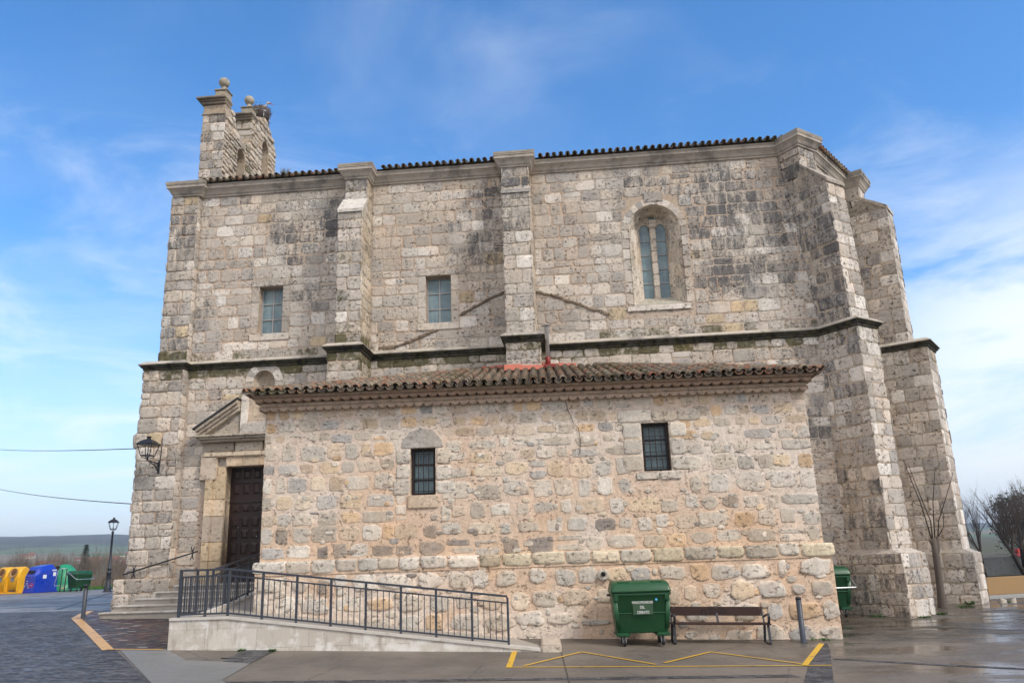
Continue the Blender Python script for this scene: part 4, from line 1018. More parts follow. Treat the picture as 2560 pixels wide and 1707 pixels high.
ev.col = (.42, .30, .22, 0); ev.box((E0-.14, -.46, 4.222), (E1+.10, .1, 4.288)); ev.box((AU0+.1, .1, 4.05), (AU1-.1, .5, 4.47))
for s_, x in ((-1, E0), (1, E1)):
    for k, (o, z0, z1) in enumerate(((.05, 3.93, 4.02), (.12, 4.106, 4.221), (.2, 4.289, 4.30))):
        a, b = sorted((x, x+s_*o)); ev.box((a, -.16-.1*k, z0), (b, 5.5, z1))
ev.build('eaves_course', M['tile'], annex)
# hipped tile roof
rf = MB(); SL = .292; EY = -.55; EZ = 4.30
RX0, RX1, TX0, TX1 = AU0-.42, AU1+.36, -1.30, 2.55
TY = 5.45
def wally(x): return TY + .0 - x*.053
UPF = Vector((0, 1, SL)).normalized(); NF = Vector((0, -SL, 1)).normalized(); AX = Vector((1, 0, 0))
x = RX0+.12; i = 0
while x < RX1-.05:
    yl = wally(x)
    if x < TX0: yl = min(yl, EY + (x-RX0)/(TX0-RX0)*(TY-EY))
    if x > TX1: yl = min(yl, EY + (RX1-x)/(RX1-TX1)*(TY-EY))
    L = (yl-EY)*math.hypot(1, SL)
    warm = 0.0
    mo = .26 + (.16 if -3.2 < x < 3.6 else 0) + (.14 if x < -4.5 else 0) + U(-.05, .1)
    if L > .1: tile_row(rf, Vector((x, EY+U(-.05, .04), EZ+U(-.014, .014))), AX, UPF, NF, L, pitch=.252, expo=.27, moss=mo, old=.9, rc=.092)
    x += .252
# side slopes
for s_, xe, xt in ((-1, RX0, TX0), (1, RX1, TX1)):
    dx = abs(xt-xe); UPS = Vector((-s_, 0, SL*(TY-EY)/dx)).normalized(); AS = Vector((0, 1, 0)); NS = UPS.cross(AS)*(1 if s_ < 0 else -1)
    if NS.z < 0: NS = -NS
    y = EY+.15
    while y < TY-.1:
        L = (TY-y)/(TY-EY)*dx if False else (y-EY)/(TY-EY)*dx
        if L > .15: tile_row(rf, Vector((xe, y, EZ)), AS, UPS, NS, L*1.03, pitch=.252, expo=.30, moss=.42, old=.95, pans=False)
        y += .252
    # hip capping tiles
    a, b = Vector((xe, EY, EZ+.03)), Vector((xt, TY, EZ+.03+(TY-EY)*SL)); d = (b-a); Lh = d.length; d.normalize(); side = d.cross(V3(0, 0, 1)).normalized(); nn_ = side.cross(d).normalized()
    k = 0
    while k*.33 < Lh-.2: barrel(rf, a + d*(k*.33) + nn_*.03, side, d, nn_, .42, .10, .085, tcol(.85), .30+U(0, .2)); k += 1
rf.col = (.20, .15, .11, 0); rf.moss = .2
zt = EZ+(TY-EY)*SL
rf.poly([(RX0, EY, EZ-.01), (RX1, EY, EZ-.01), (TX1, TY, zt-.01), (TX0, TY, zt-.01)]); rf.poly([(RX0, EY, EZ-.01), (TX0, TY, zt-.01), (RX0, 5.9, EZ-.01)]); rf.poly([(RX1, EY, EZ-.01), (TX1, TY, zt-.01), (RX1, 5.4, EZ-.01)])
rf.build('roof', M['tile'], annex)
# waterproof flashing where the roof meets the church
fl = MB()
def strip(pts, h, t=.05):
    for (x0, y0, z0), (x1, y1, z1) in zip(pts, pts[1:]):
        fl.hexa([V3(x0, y0-t, z0), V3(x1, y1-t, z1), V3(x1, y1+.1, z1), V3(x0, y0+.1, z0)], [V3(x0, y0-t*.3, z0+h*U(.8, 1.2)), V3(x1, y1-t*.3, z1+h*U(.8, 1.2)), V3(x1, y1+.1, z1+h), V3(x0, y0+.1, z0+h)])
church_in_annex = annex_mw.inverted() @ church_mw
def ca(u, d, z): q = church_in_annex @ V3(u, -d, z); return (q.x, q.y, q.z)
def roofz(y): return EZ+.06+(y-EY)*SL
def ra(u, d): q = church_in_annex @ V3(u, -d, 0); return (q.x, q.y, roofz(q.y))
strip([ra(-1.1, .03), ra(-.6, .03), ra(-.14, .03)], .10); strip([ra(1.1, .03), ra(1.7, .03), ra(2.1, .03)], .10)
strip([ra(-.16, 1.42), ra(.4, 1.42), ra(1.06, 1.42)], .17); strip([ra(-.14, .03), ra(-.16, 1.42)], .18); strip([ra(1.06, 1.42), ra(1.05, .03)], .18)
fl.build('flashing', M['pink'], annex)
# steel flue
fx, fy, fz = ra(1.20, .62)
fp = MB(); fp.lathe([(.065, .0), (.065, 1.32), (.072, 1.325), (.072, 1.34), (.06, 1.345), (.06, 1.40)], (fx, fy, fz), 16)
fp.lathe([(.02, 1.395), (.17, 1.42), (.10, 1.455), (.01, 1.47)], (fx, fy, fz), 16)
flue = fp.build('flue', M['chrome'], annex)
fb = MB(); fb.lathe([(.09, .0), (.085, .34), (.07, .36)], (fx, fy, fz), 16); fb.bbox((fx-.17, fy-.26, fz-.06), (fx+.24, fy+.2, fz+.07), .03); fb.build('flue_collar', M['redflash'], flue)
# ================================================================== ENTRANCE STEPS, RAMP, RAILINGS
steps = thing('entrance_steps', 'flight of stained pale stone steps climbing to the church door', 'steps', church_mw @ V3(-10.2, -2, -1.3), YC)
UR = -7.9
for k, (ul, d) in enumerate(((-12.06, 2.62), (-11.86, 2.28), (-11.42, 1.94), (-10.98, 1.60), (-10.55, 1.26))):
    s = MB(); z1 = -1.10+.17*k; z0 = -1.9 if k == 0 else z1-.17
    d2 = d - .34 - .05 if k < 4 else -.2
    s.box((ul+10.2+.015, -d+2+.02, z0+1.3), (UR+10.2, -d2+2, z1-.045+1.3)); 
    s.bbox((ul+10.2, -d+2, z1-.044+1.3), (UR+10.2, -d2+2, z1+1.3), .012)
    so_ = s.build('step', M['stepstone'], steps)
    tr_ = MB(); tr_.bbox((ul+10.2-.02, -d+2-.025, z1-.046+1.3), (UR+10.2, -d+2+.30, z1+.004+1.3), .014); tr_.build('tread', M['limewash'], so_)
ramp = thing('access_ramp', 'pale stone access ramp with a stained side wall running along the annex', 'ramp', (0, 20.47, 0), YA)
def rtop(u): return -1.0 if u < -6.44 else -1.0 - (u+6.44)*.1265
rw = MB(); RD = 2.06
us = [-7.72, -6.44, -5, -3.5, -2, -.5, .45]
for a, b in zip(us, us[1:]):
    rw.hexa([V3(a, -RD, -2.4), V3(b, -RD, -2.4), V3(b, -RD+.22, -2.4), V3(a, -RD+.22, -2.4)], [V3(a, -RD, rtop(a)-.06), V3(b, -RD, rtop(b)-.06), V3(b, -RD+.22, rtop(b)-.06), V3(a, -RD+.22, rtop(a)-.06)])
rw.hexa([V3(-7.72, -RD+.22, -2.4), V3(-7.50, -RD+.22, -2.4), V3(-7.50, 5.0, -2.4), V3(-7.72, 5.0, -2.4)], [V3(-7.72, -RD+.22, -1.06), V3(-7.50, -RD+.22, -1.06), V3(-7.50, 5.0, -.52), V3(-7.72, 5.0, -.52)])
rw.build('ramp_wall', M['limewash'], ramp)
rc_ = MB()
for a, b in zip(us, us[1:]):
    lo = [V3(a, -RD-.03, rtop(a)-.058), V3(b, -RD-.03, rtop(b)-.058), V3(b, -RD+.26, rtop(b)-.058), V3(a, -RD+.26, rtop(a)-.058)]; rc_.hexa(lo, [q+V3(0, 0, .055) for q in lo])
lo = [V3(-7.75, -RD+.262, -1.058), V3(-7.48, -RD+.262, -1.058), V3(-7.48, -.05, -1.058), V3(-7.75, -.05, -1.058)]; rc_.hexa(lo, [q+V3(0, 0, .055) for q in lo])
lo = [V3(-7.75, -.045, -1.058), V3(-7.48, -.045, -1.058), V3(-7.48, 5.0, -.50), V3(-7.75, 5.0, -.50)]; rc_.hexa(lo, [q+V3(0, 0, .055) for q in lo])
rc_.build('coping', plain('pale_coping_stone', (.55, .52, .47), .7, 0, .12, 5, .1, dirt=(.22, .19, .15), dirtamt=.5), ramp)
dk = MB()
for a, b in zip(us, us[1:]): dk.hexa([V3(a, -RD+.27, -2.4), V3(b, -RD+.27, -2.4), V3(b, -.12, -2.4), V3(a, -.12, -2.4)], [V3(a, -RD+.27, rtop(a)-.03), V3(b, -RD+.27, rtop(b)-.03), V3(b, -.12, rtop(b)-.03), V3(a, -.12, rtop(a)-.03)])
dk.hexa([V3(-7.47, -.11, -2.4), V3(-6.5, -.11, -2.4), V3(-6.5, 5.2, -2.4), V3(-7.47, 5.2, -2.4)], [V3(-7.47, -.11, -1.03), V3(-6.5, -.11, -1.03), V3(-6.5, 5.2, -.48), V3(-7.47, 5.2, -.48)])
dk.build('ramp_deck', plain('ramp_concrete', (.34, .31, .27), .55, 0, .2, 5, .1), ramp)
en = MB(); en.col = (.54, .47, .39, 0); en.bbox((.452, -RD-.02, -2.4), (.90, -.25, -1.80), .04); en.build('end_block', M['dressed'], ramp)
land = MB(); land.box((-10.6, -1.24, -1.5), (-6.4, .3, -.47)); lo_ = land.build('landing', M['stepstone'], steps); lo_.matrix_parent_inverse = (Matrix.Translation(church_mw @ V3(-10.2, -2, -1.3)) @ Matrix.Rotation(YC, 4, 'Z')).inverted() @ church_mw
def railing(name, label, posts, zf, along, nbal, top=1.0, mid=.86, bot=.06):
    "posts: parameters along the line; zf(t) = kerb height; along(t) -> (x, y)"
    t = thing(name, label, 'railing', (0, 20.47, 0), YA)
    P = lambda s, h: V3(*along(s), zf(s)+h)
    dirv = (P(posts[1], 0)-P(posts[0], 0)); dirv.z = 0; dirv.normalize(); sd = V3(-dirv.y, dirv.x, 0)
    def bar(name_, segs, w, h, z):
        b = MB()
        for a, c in zip(segs, segs[1:]):
            p, q = P(a, z), P(c, z)
            lo = [p-sd*w, q-sd*w, q+sd*w, p+sd*w]; b.hexa([v-V3(0, 0, h) for v in lo], [v+V3(0, 0, h) for v in lo])
        b.build(name_, M['rail'], t)
    kinks = [posts[0]-.02*(1 if posts[1] > posts[0] else -1)] + posts[1:-1] + [posts[-1]]
    bar('top_rail', kinks, .030, .022, top); bar('mid_rail', kinks, .020, .016, mid); bar('bottom_rail', kinks, .022, .018, bot)
    for s in posts:
        b = MB(); p = P(s, 0); d_ = dirv*.024; e_ = sd*.024
        lo = [p-d_-e_, p+d_-e_, p+d_+e_, p-d_+e_]; b.hexa([v+V3(0, 0, -.05) for v in lo], [v+V3(0, 0, top-.022) for v in lo]); b.build('post', M['rail'], t)
    for a, c in zip(posts, posts[1:]):
        n = max(1, round(abs(c-a)/nbal)-1)
        for k in range(1, n+1):
            s = lerp(a, c, k/(n+1)); b = MB(); p = P(s, 0); d_ = dirv*.0085; e_ = sd*.0085
            lo = [p-d_-e_, p+d_-e_, p+d_+e_, p-d_+e_]; b.hexa([v+V3(0, 0, bot+.018) for v in lo], [v+V3(0, 0, mid-.016) for v in lo]); b.build('baluster', M['rail'], t)
    return t
railing('ramp_railing', 'long blue grey steel railing sloping down the front edge of the ramp', [-7.57, -6.98, -6.47, -5.70, -4.93, -4.16, -3.38, -2.60, -1.82, -1.03, -.24], lambda s: rtop(s), lambda s: (s, -1.95), .13)
railing('ramp_railing', 'blue grey steel railing rising beside the entrance steps to the door', [1.86, .95, .02, -.80, -1.62, -2.44, -3.26, -4.1], lambda s: -1.0 if s > 0 else -1.0 - s*.121, lambda s: (-7.62, -s), .13)
hr = thing('wall_handrail', 'dark iron handrail fixed to the church wall above the steps', 'handrail', church_mw @ V3(-11.4, -.3, .3), YC)
hb = MB(); hb.tube([(-1.32, -.12, -.36), (1.12, -.12, .285)], .024, 8); hb.build('rail', M['iron'], hr)
for x in (-.98, .93):
    z = .285 + (x-1.12)*.264; b = MB(); b.box((x-.012, -.12, z-.02), (x+.012, .02, z)); b.tube([(x-.05, -.1, z+.20), (x-.012, -.1, z+.08), (x, -.1, z-.04), (x-.012, -.1, z-.12), (x-.06, -.1, z-.2)], .016, 6); b.tube([(x+.06, -.1, z+.20), (x+.018, -.1, z+.08), (x+.008, -.1, z-.04), (x+.018, -.1, z-.12), (x+.05, -.1, z-.2)], .016, 6); b.build('bracket', M['iron'], hr)
# ================================================================== GROUND
def struct(o, name=None): o['kind'] = 'structure'; return o
def hyp(x, y): return math.hypot(x, y)
def smooth(a, b, t): t = max(0, min(1, (t-a)/(b-a))); return t*t*(3-2*t)
PRO = [(0, -1.5), (95, -4.5), (180, -5), (300, -3), (600, 3), (800, 8), (1100, 22), (1600, 46), (2100, 74), (2480, 99), (2650, 103), (3300, 92), (5200, 60)]
def far_z(r):
    for (a, za), (b, zb) in zip(PRO, PRO[1:]):
        if r <= b: return lerp(za, zb, (r-a)/(b-a))
    return PRO[-1][1]
def terr(x, y):
    r = hyp(x, y); az = math.atan2(x, y)
    A = lerp(1.0, .52, smooth(-.15, .35, az)); z = far_z(r); z = z*A if z > 0 else z
    if r > 500: z += noise.fractal(Vector((x*.0016, y*.0016, .4)), 1, 2, 4)*min(14, (r-500)*.012)*(.5 if r > 2300 else 1)
    if r > 1700: z += noise.fractal(Vector((x*.011, y*.011, 4.1)), 1, 2, 3)*5
    t = smooth(66, 100, r)
    rt = smooth(14, 20, x)*smooth(29.5, 33, y)*(1-t)          # terrace behind the ochre wall
    return lerp(gz(x, y)-.30 + rt*.75, z, t)
tm = MB(); rr = [0]+[4*1.13**k for k in range(60)]; rr = [r for r in rr if r < 4600]+[4600]; NA = 300; idx = []
for r in rr: idx.append([tm.vert((r*math.sin(2*math.pi*k/NA), r*math.cos(2*math.pi*k/NA), terr(r*math.sin(2*math.pi*k/NA), r*math.cos(2*math.pi*k/NA)))) for k in range(NA)])
for A, B in zip(idx, idx[1:]):
    for k in range(NA): tm.face((A[k], A[(k+1) % NA], B[(k+1) % NA], B[k]), True)
def terrain_mat():
    t = NT('terrain'); pos = t.n('ShaderNodeNewGeometry').outputs['Position']; s = t.n('ShaderNodeSeparateXYZ'); t.l(pos, s.inputs[0])
    ln = t.n('ShaderNodeVectorMath', operation='LENGTH'); t.l(pos, ln.inputs[0]); r = ln.outputs['Value']
    n = t.noise(.012, 5, .6, pos); n2 = t.noise(.004, 4, .6, pos); n3 = t.noise(.08, 5, .7, pos); nn = t.noise(.5, 5, .7, pos)
    near = t.mix(n3, (.10, .085, .05), (.055, .075, .025)); near = t.mix(t.ramp(nn, .4, .7), near, (.13, .105, .07))
    vo = t.voro(.0042, pos, out=1); vs = t.n('ShaderNodeSeparateColor'); t.l(vo, vs.inputs[0])
    fld = t.mix(vs.outputs[0], (.07, .13, .05), (.11, .15, .07)); fld = t.mix(t.ramp(vs.outputs[1], .55, .65), fld, (.20, .16, .11))
    wood = t.mix(t.ramp(n3, .35, .7), (.012, .022, .012), (.045, .05, .032)); wood = t.mix(t.ramp(n, .55, .72), wood, (.13, .11, .075))
    rr_ = t.math('ADD', r, t.math('MULTIPLY', t.math('SUBTRACT', n2, .5), 1500)); w = t.ramp(rr_, 1500, 1640)
    c = t.mix(t.ramp(r, 650, 900), near, fld); c = t.mix(w, c, wood)
    return t.done(c, .95, None, spec=.15)
M['terrain'] = terrain_mat()
struct(tm.build('ground', M['terrain']))
# -- paved sheets follow the gentle fall of the square
CELL = .5
def clip(poly, x0, x1, y0, y1):
    for ax, lim, keep in ((0, x0, 1), (0, x1, -1), (1, y0, 1), (1, y1, -1)):
        out = []
        for i in range(len(poly)):
            a, b = poly[i], poly[(i+1) % len(poly)]; da, db = (a[ax]-lim)*keep, (b[ax]-lim)*keep
            if da >= 0: out.append(a)
            if (da >= 0) != (db >= 0): t = da/(da-db); out.append((lerp(a[0], b[0], t), lerp(a[1], b[1], t)))
        poly = out
        if len(poly) < 3: return []
    return poly
def patch(name, poly, lvl, mat, thick=None, mb=None, cell=CELL):
    m = mb or MB(); xs, ys = [p[0] for p in poly], [p[1] for p in poly]; cache = {}
    i0, i1, j0, j1 = math.floor(min(xs)/cell), math.ceil(max(xs)/cell), math.floor(min(ys)/cell), math.ceil(max(ys)/cell)
    def vt(p):
        k = (round(p[0], 4), round(p[1], 4))
        if k not in cache: cache[k] = m.vert((p[0], p[1], gz(*p)+lvl))
        return cache[k]
    for i in range(i0, i1):
        for j in range(j0, j1):
            q = clip(poly, i*cell, (i+1)*cell, j*cell, (j+1)*cell)
            if len(q) >= 3:
                ids = []
                for p in q:
                    v = vt(p)
                    if v not in ids: ids.append(v)
                if len(ids) >= 3: m.face(ids, True)
    if mb: return None
    o = m.build(name, mat); return struct(o)
def wet_concrete():
    t = NT('wet_concrete'); n = t.noise(.55, 6, .6); n2 = t.noise(3.5, 6, .65); n3 = t.noise(45, 3, .7); st = t.noise(1.1, 5, .65, t.vec((.35, 1.6, 1)))
    c = t.mix(t.ramp(n, .35, .65), (.115, .096, .076), (.185, .155, .124)); c = t.mix(t.ramp(n2, .5, .75, 0, .5), c, (.20, .175, .145))
    c = t.mix(t.ramp(n3, .55, .8, 0, .35), c, (.27, .24, .21)); c = t.mix(t.ramp(t.noise(17, 4, .8), .54, .70, 0, .55), c, (.30, .265, .225)); c = t.mix(t.ramp(t.noise(14, 4, .8, t.vec(off=(3, 3, 3))), .56, .70, 0, .6), c, (.05, .043, .036)); c = t.mix(t.ramp(t.noise(1.6, 6, .7, t.vec(off=(8, 2, 0))), .58, .74, 0, .55), c, (.060, .050, .040))
    cv = t.voro(.33, t.vec((1, 1, 1), off=(.3, .1, 0)), 'DISTANCE_TO_EDGE'); cw_ = t.math('ADD', cv, t.math('MULTIPLY', t.math('SUBTRACT', t.noise(3, 5, .7), .5), .05))
    c = t.mix(t.math('MULTIPLY', t.ramp(t.math('ABSOLUTE', cw_), .006, .0), .55), c, (.03, .027, .022))
    c = t.mix(t.math('MULTIPLY', t.ramp(t.noise(.7, 7, .75, t.vec((1, 1.8, 1), off=(4, 9, 2))), .60, .74), .5), c, (.36, .33, .28))
    ag = t.voro(70, None); c = t.mix(t.ramp(ag, .0, .35, .55, 0), c, t.mix(t.noise(90, 1), (.05, .045, .04), (.36, .33, .29)))
    sx = t.n('ShaderNodeSeparateXYZ'); t.l(t.tc.outputs['Object'], sx.inputs[0])
    wd = t.math('SUBTRACT', t.math('SUBTRACT', 20.32, t.math('MULTIPLY', sx.outputs[0], .0295)), sx.outputs[1])
    dirt = t.math('MULTIPLY', t.ramp(wd, 1.0, .0), t.ramp(t.noise(2.6, 6, .7, t.vec((.7, 2, 1))), .36, .62, 0, .85)); c = t.mix(dirt, c, (.045, .040, .026))
    wet = t.ramp(t.math('ADD', t.math('MULTIPLY', st, .7), t.math('MULTIPLY', n, .45)), .46, .66)
    reg = t.math('ADD', t.ramp(sx.outputs[0], 3.5, 9.0, .35, 1.0), t.ramp(sx.outputs[0], -12, -15, 0, .12), clamp=True)
    wet = t.math('MULTIPLY', wet, reg)
    c = t.mix(wet, c, t.mix(1.0, c, (.74, .72, .72), 'MULTIPLY'))
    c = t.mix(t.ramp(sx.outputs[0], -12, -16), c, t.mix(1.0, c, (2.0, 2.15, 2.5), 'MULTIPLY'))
    ro = t.ramp(wet, 0, 1, .66, .14)
    return t.done(c, ro, t.bump(t.math('MULTIPLY', n3, t.math('SUBTRACT', 1.0, wet)), .25, .006), spec=.5)
M['concrete'] = wet_concrete()
def paver(name, a, b, cm, bw=.20, bh=.10, rot=0.0, gloss=.5, flecks=.3):
    t = NT(name); br = t.n('ShaderNodeTexBrick'); t.l(t.vec((1, 1, 1), (0, 0, rot)), br.inputs[0])
    br.inputs['Scale'].default_value = 1; br.inputs['Brick Width'].default_value = bw; br.inputs['Row Height'].default_value = bh; br.inputs['Mortar Size'].default_value = .008; br.inputs['Bias'].default_value = -.1
    br.inputs['Color1'].default_value = (*a, 1); br.inputs['Color2'].default_value = (*b, 1); br.inputs['Mortar'].default_value = (*cm, 1)
    n = t.noise(.8, 5, .6); n2 = t.noise(24, 4, .7)
    c = t.mix(t.ramp(n, .35, .7, 0, .4), br.outputs[0], t.mix(1.0, br.outputs[0], (1.5, 1.5, 1.5), 'MULTIPLY'))
    sc2 = t.n('ShaderNodeSeparateColor'); t.l(br.outputs[0], sc2.inputs[0])
    ro = t.ramp(t.math('ADD', t.noise(9, 4, .7), t.math('MULTIPLY', n, .25)), .52, .82, .72, .42)
    return t.done(c, ro, t.bump(t.math('ADD', t.math('MULTIPLY', br.outputs['Fac'], -.4), t.math('MULTIPLY', n2, .5)), .10, .003), spec=gloss)
M['darkpaver'] = paver('dark_grey_pavers', (.036, .036, .039), (.125, .12, .12), (.028, .027, .027), rot=R(4), gloss=.3)
def mixpaver():
    t = NT('mixed_red_pavers'); v = t.vec((1, 1, 1), (0, 0, R(-3)))
    br = t.n('ShaderNodeTexBrick'); t.l(v, br.inputs[0]); br.inputs['Scale'].default_value = 1; br.inputs['Brick Width'].default_value = .22; br.inputs['Row Height'].default_value = .11; br.inputs['Mortar Size'].default_value = .007
    br.inputs['Color1'].default_value = (0, 0, 0, 1); br.inputs['Color2'].default_value = (1, 1, 1, 1); br.inputs['Mortar'].default_value = (.5, .5, .5, 1)
    cr = t.n('ShaderNodeValToRGB'); t.l(br.outputs[0], cr.inputs[0]); cr.color_ramp.interpolation = 'CONSTANT'
    els = [(0, (.045, .036, .036)), (.22, (.085, .040, .038)), (.40, (.055, .050, .052)), (.58, (.12, .062, .045)), (.72, (.075, .065, .055)), (.85, (.16, .12, .085)), (.95, (.28, .27, .25))]
    cr.color_ramp.elements[0].color = (*els[0][1], 1); cr.color_ramp.elements[0].position = 0; cr.color_ramp.elements[1].position = els[1][0]; cr.color_ramp.elements[1].color = (*els[1][1], 1)
    for p, c in els[2:]: e = cr.color_ramp.elements.new(p); e.color = (*c, 1)
    c = t.mix(br.outputs['Fac'], cr.outputs[0], (.03, .027, .025)); n = t.noise(5, 5, .7)
    return t.done(c, t.ramp(n, .35, .7, .7, .42), t.bump(br.outputs['Fac'], -.3, .005), spec=.35)
M['mixpaver'] = mixpaver()
M['lightcon'] = plain('pale_new_concrete', (.185, .185, .178), .42, 0, .14, 1.6, .05, dirt=(.10, .095, .085), dirtamt=.35)
def paint_mat(name, col):
    t = NT(name); n = t.noise(9, 6, .75); n2 = t.noise(2, 4, .6)
    c = t.mix(t.ramp(t.math('ADD', t.math('MULTIPLY', n, .8), t.math('MULTIPLY', n2, .3)), .58, .72), col, (.14, .12, .09))
    return t.done(c, .45, t.bump(n, .2, .004))
M['yellow'] = paint_mat('worn_yellow_road_paint', (.68, .40, .022)); M['ochreline'] = paint_mat('worn_ochre_road_paint', (.60, .33, .09))
M['joint'] = plain('joint_dark', (.03, .03, .028), .5, 0, .3, 9)
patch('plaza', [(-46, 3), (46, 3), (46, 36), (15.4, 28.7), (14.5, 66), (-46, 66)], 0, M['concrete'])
# dark paved road on the left
patch('road', [(-26, 4), (-3.2, 4), (-6.53, 15.07), (-8.97, 18.72), (-9.15, 18.76), (-13.01, 24.47), (-14.2, 27.75), (-17.4, 28.03), (-26, 28.6)], .005, M['darkpaver'])
patch('pavement', [(-8.97, 18.72), (-7.7, 18.70), (-7.7, 24.6), (-12.0, 24.6), (-13.6, 27.6), (-14.24, 27.75), (-12.95, 24.5)], .009, M['mixpaver'])
patch('pavement', [(-8.87, 18.72), (-6.53, 15.07), (-4.6, 12.0), (-3.2, 12.0), (-5.37, 15.3), (-5.41, 16.97), (-6.0, 17.16), (-6.84, 17.34), (-7.81, 18.70)], .009, M['lightcon'])
patch('pavement', [(-6.03, 17.18), (-5.42, 16.98), (-5.37, 18.6), (-6.08, 18.7)], .012, M['darkpaver'])
def line(name, pts, w, lvl, mat):
    m = MB()
    for (x0, y0), (x1, y1) in zip(pts, pts[1:]):
        d = Vector((x1-x0, y1-y0)); L = d.length; d.normalize(); n = Vector((-d.y, d.x))*w/2
        patch(None, [(x0-n.x, y0-n.y), (x1-n.x, y1-n.y), (x1+n.x, y1+n.y), (x0+n.x, y0+n.y)], lvl, mat, mb=m); lvl += .0015
    return struct(m.build(name, mat))
# paver bands
patch('paving_strip', [(-5.3, 15.18), (-5.3, 14.98), (5.02, 15.62), (4.92, 15.86)], .006, M['darkpaver'])
patch('paving_strip', [(6.72, 19.4), (6.96, 19.55), (6.62, 18.46), (5.15, 14.4), (4.2, 11.5), (3.6, 11.5), (4.88, 15.1), (5.52, 16.7)], .006, M['darkpaver'])
line('paving_strip', [(6.30, 17.50), (9.41, 16.16), (14.5, 14.0)], .16, .006, M['darkpaver'])
line('paving_joint', [(9.4, 22.23), (12.2, 20.77), (19, 17.6)], .05, .005, M['joint'])
line('paving_joint', [(13.75, 25.12), (14.43, 24.38), (20, 19.5)], .05, .005, M['joint'])
line('paving_joint', [(.83, 18.55), (.80, 15.62), (.78, 9)], .025, .005, M['joint'])
for k, yy in enumerate((31.5, 35.5, 41, 47, 53)): line('paving_joint', [(-13.5, yy), (-46, yy+1.8+k*.4)], .22, .005, M['joint'])
line('paving_joint', [(-16, 29), (-27, 56)], .18, .006, M['joint'])
# yellow parking bay and the ochre edge line
line('road_marking', [(-.17, 18.50), (-.28, 16.55)], .115, .008, M['yellow'])
line('road_marking', [(-.26, 16.58), (3.35, 16.68), (6.0, 16.76)], .055, .010, M['yellow'])
line('road_marking', [(.02, 16.72), (1.26, 18.35), (2.6, 16.86)], .062, .013, M['yellow'])
line('road_marking', [(2.78, 17.02), (4.02, 18.35), (5.46, 16.92)], .062, .013, M['yellow'])
line('road_marking', [(6.78, 19.4), (5.46, 16.72)], .12, .016, M['yellow'])
line('road_marking', [(-7.86, 18.62), (-9.12, 18.68)], .10, .018, M['ochreline'])
line('road_marking', [(-9.06, 18.60), (-12.96, 24.50)], .24, .014, M['ochreline'])
line('road_marking', [(-12.96, 24.46), (-13.95, 27.2)], .24, .021, M['ochreline'])
line('road_marking', [(-30, 41.3), (-24.3, 41.0)], .35, .014, M['ochreline'])
gr = MB()
gr.tube([(-6.2, 17.55, gz(-6.2, 17.55)+.012), (-5.72, 17.45, gz(-5.72, 17.45)+.012)], .012, 4); struct(gr.build('paving_joint', M['joint']))
# ================================================================== STREET OBJECTS
def text(parent, s, size, mat, M4, name='lettering', extrude=.0015, squash=1.0):
    cu = bpy.data.curves.new('lettering', 'FONT'); cu.body = s; cu.size = size; cu.extrude = extrude; cu.align_x = 'CENTER'; cu.align_y = 'CENTER'; cu.offset = .0
    o = bpy.data.objects.new('tmp', cu); COL.objects.link(o); bpy.context.view_layer.update()
    me = bpy.data.meshes.new_from_object(o.evaluated_get(bpy.context.evaluated_depsgraph_get())); bpy.data.objects.remove(o)
    me.materials.clear(); me.materials.append(mat)
    n = bpy.data.objects.new(name, me); COL.objects.link(n); n.parent = parent; n.matrix_local = M4 @ Matrix.Diagonal((squash, 1, 1, 1)); return n
FRONT = Matrix.Rotation(R(90), 4, 'X')
def rrect(w, d, r, z, n=4, cx=0, cy=0):
    P = []
    for sx, sy, a0 in ((1, 1, 0), (-1, 1, 90), (-1, -1, 180), (1, -1, 270)):
        for k in range(n+1): a = R(a0+90*k/n); P.append(V3(cx+sx*(w/2-r)+r*math.cos(a), cy+sy*(d/2-r)+r*math.sin(a), z))
    return P
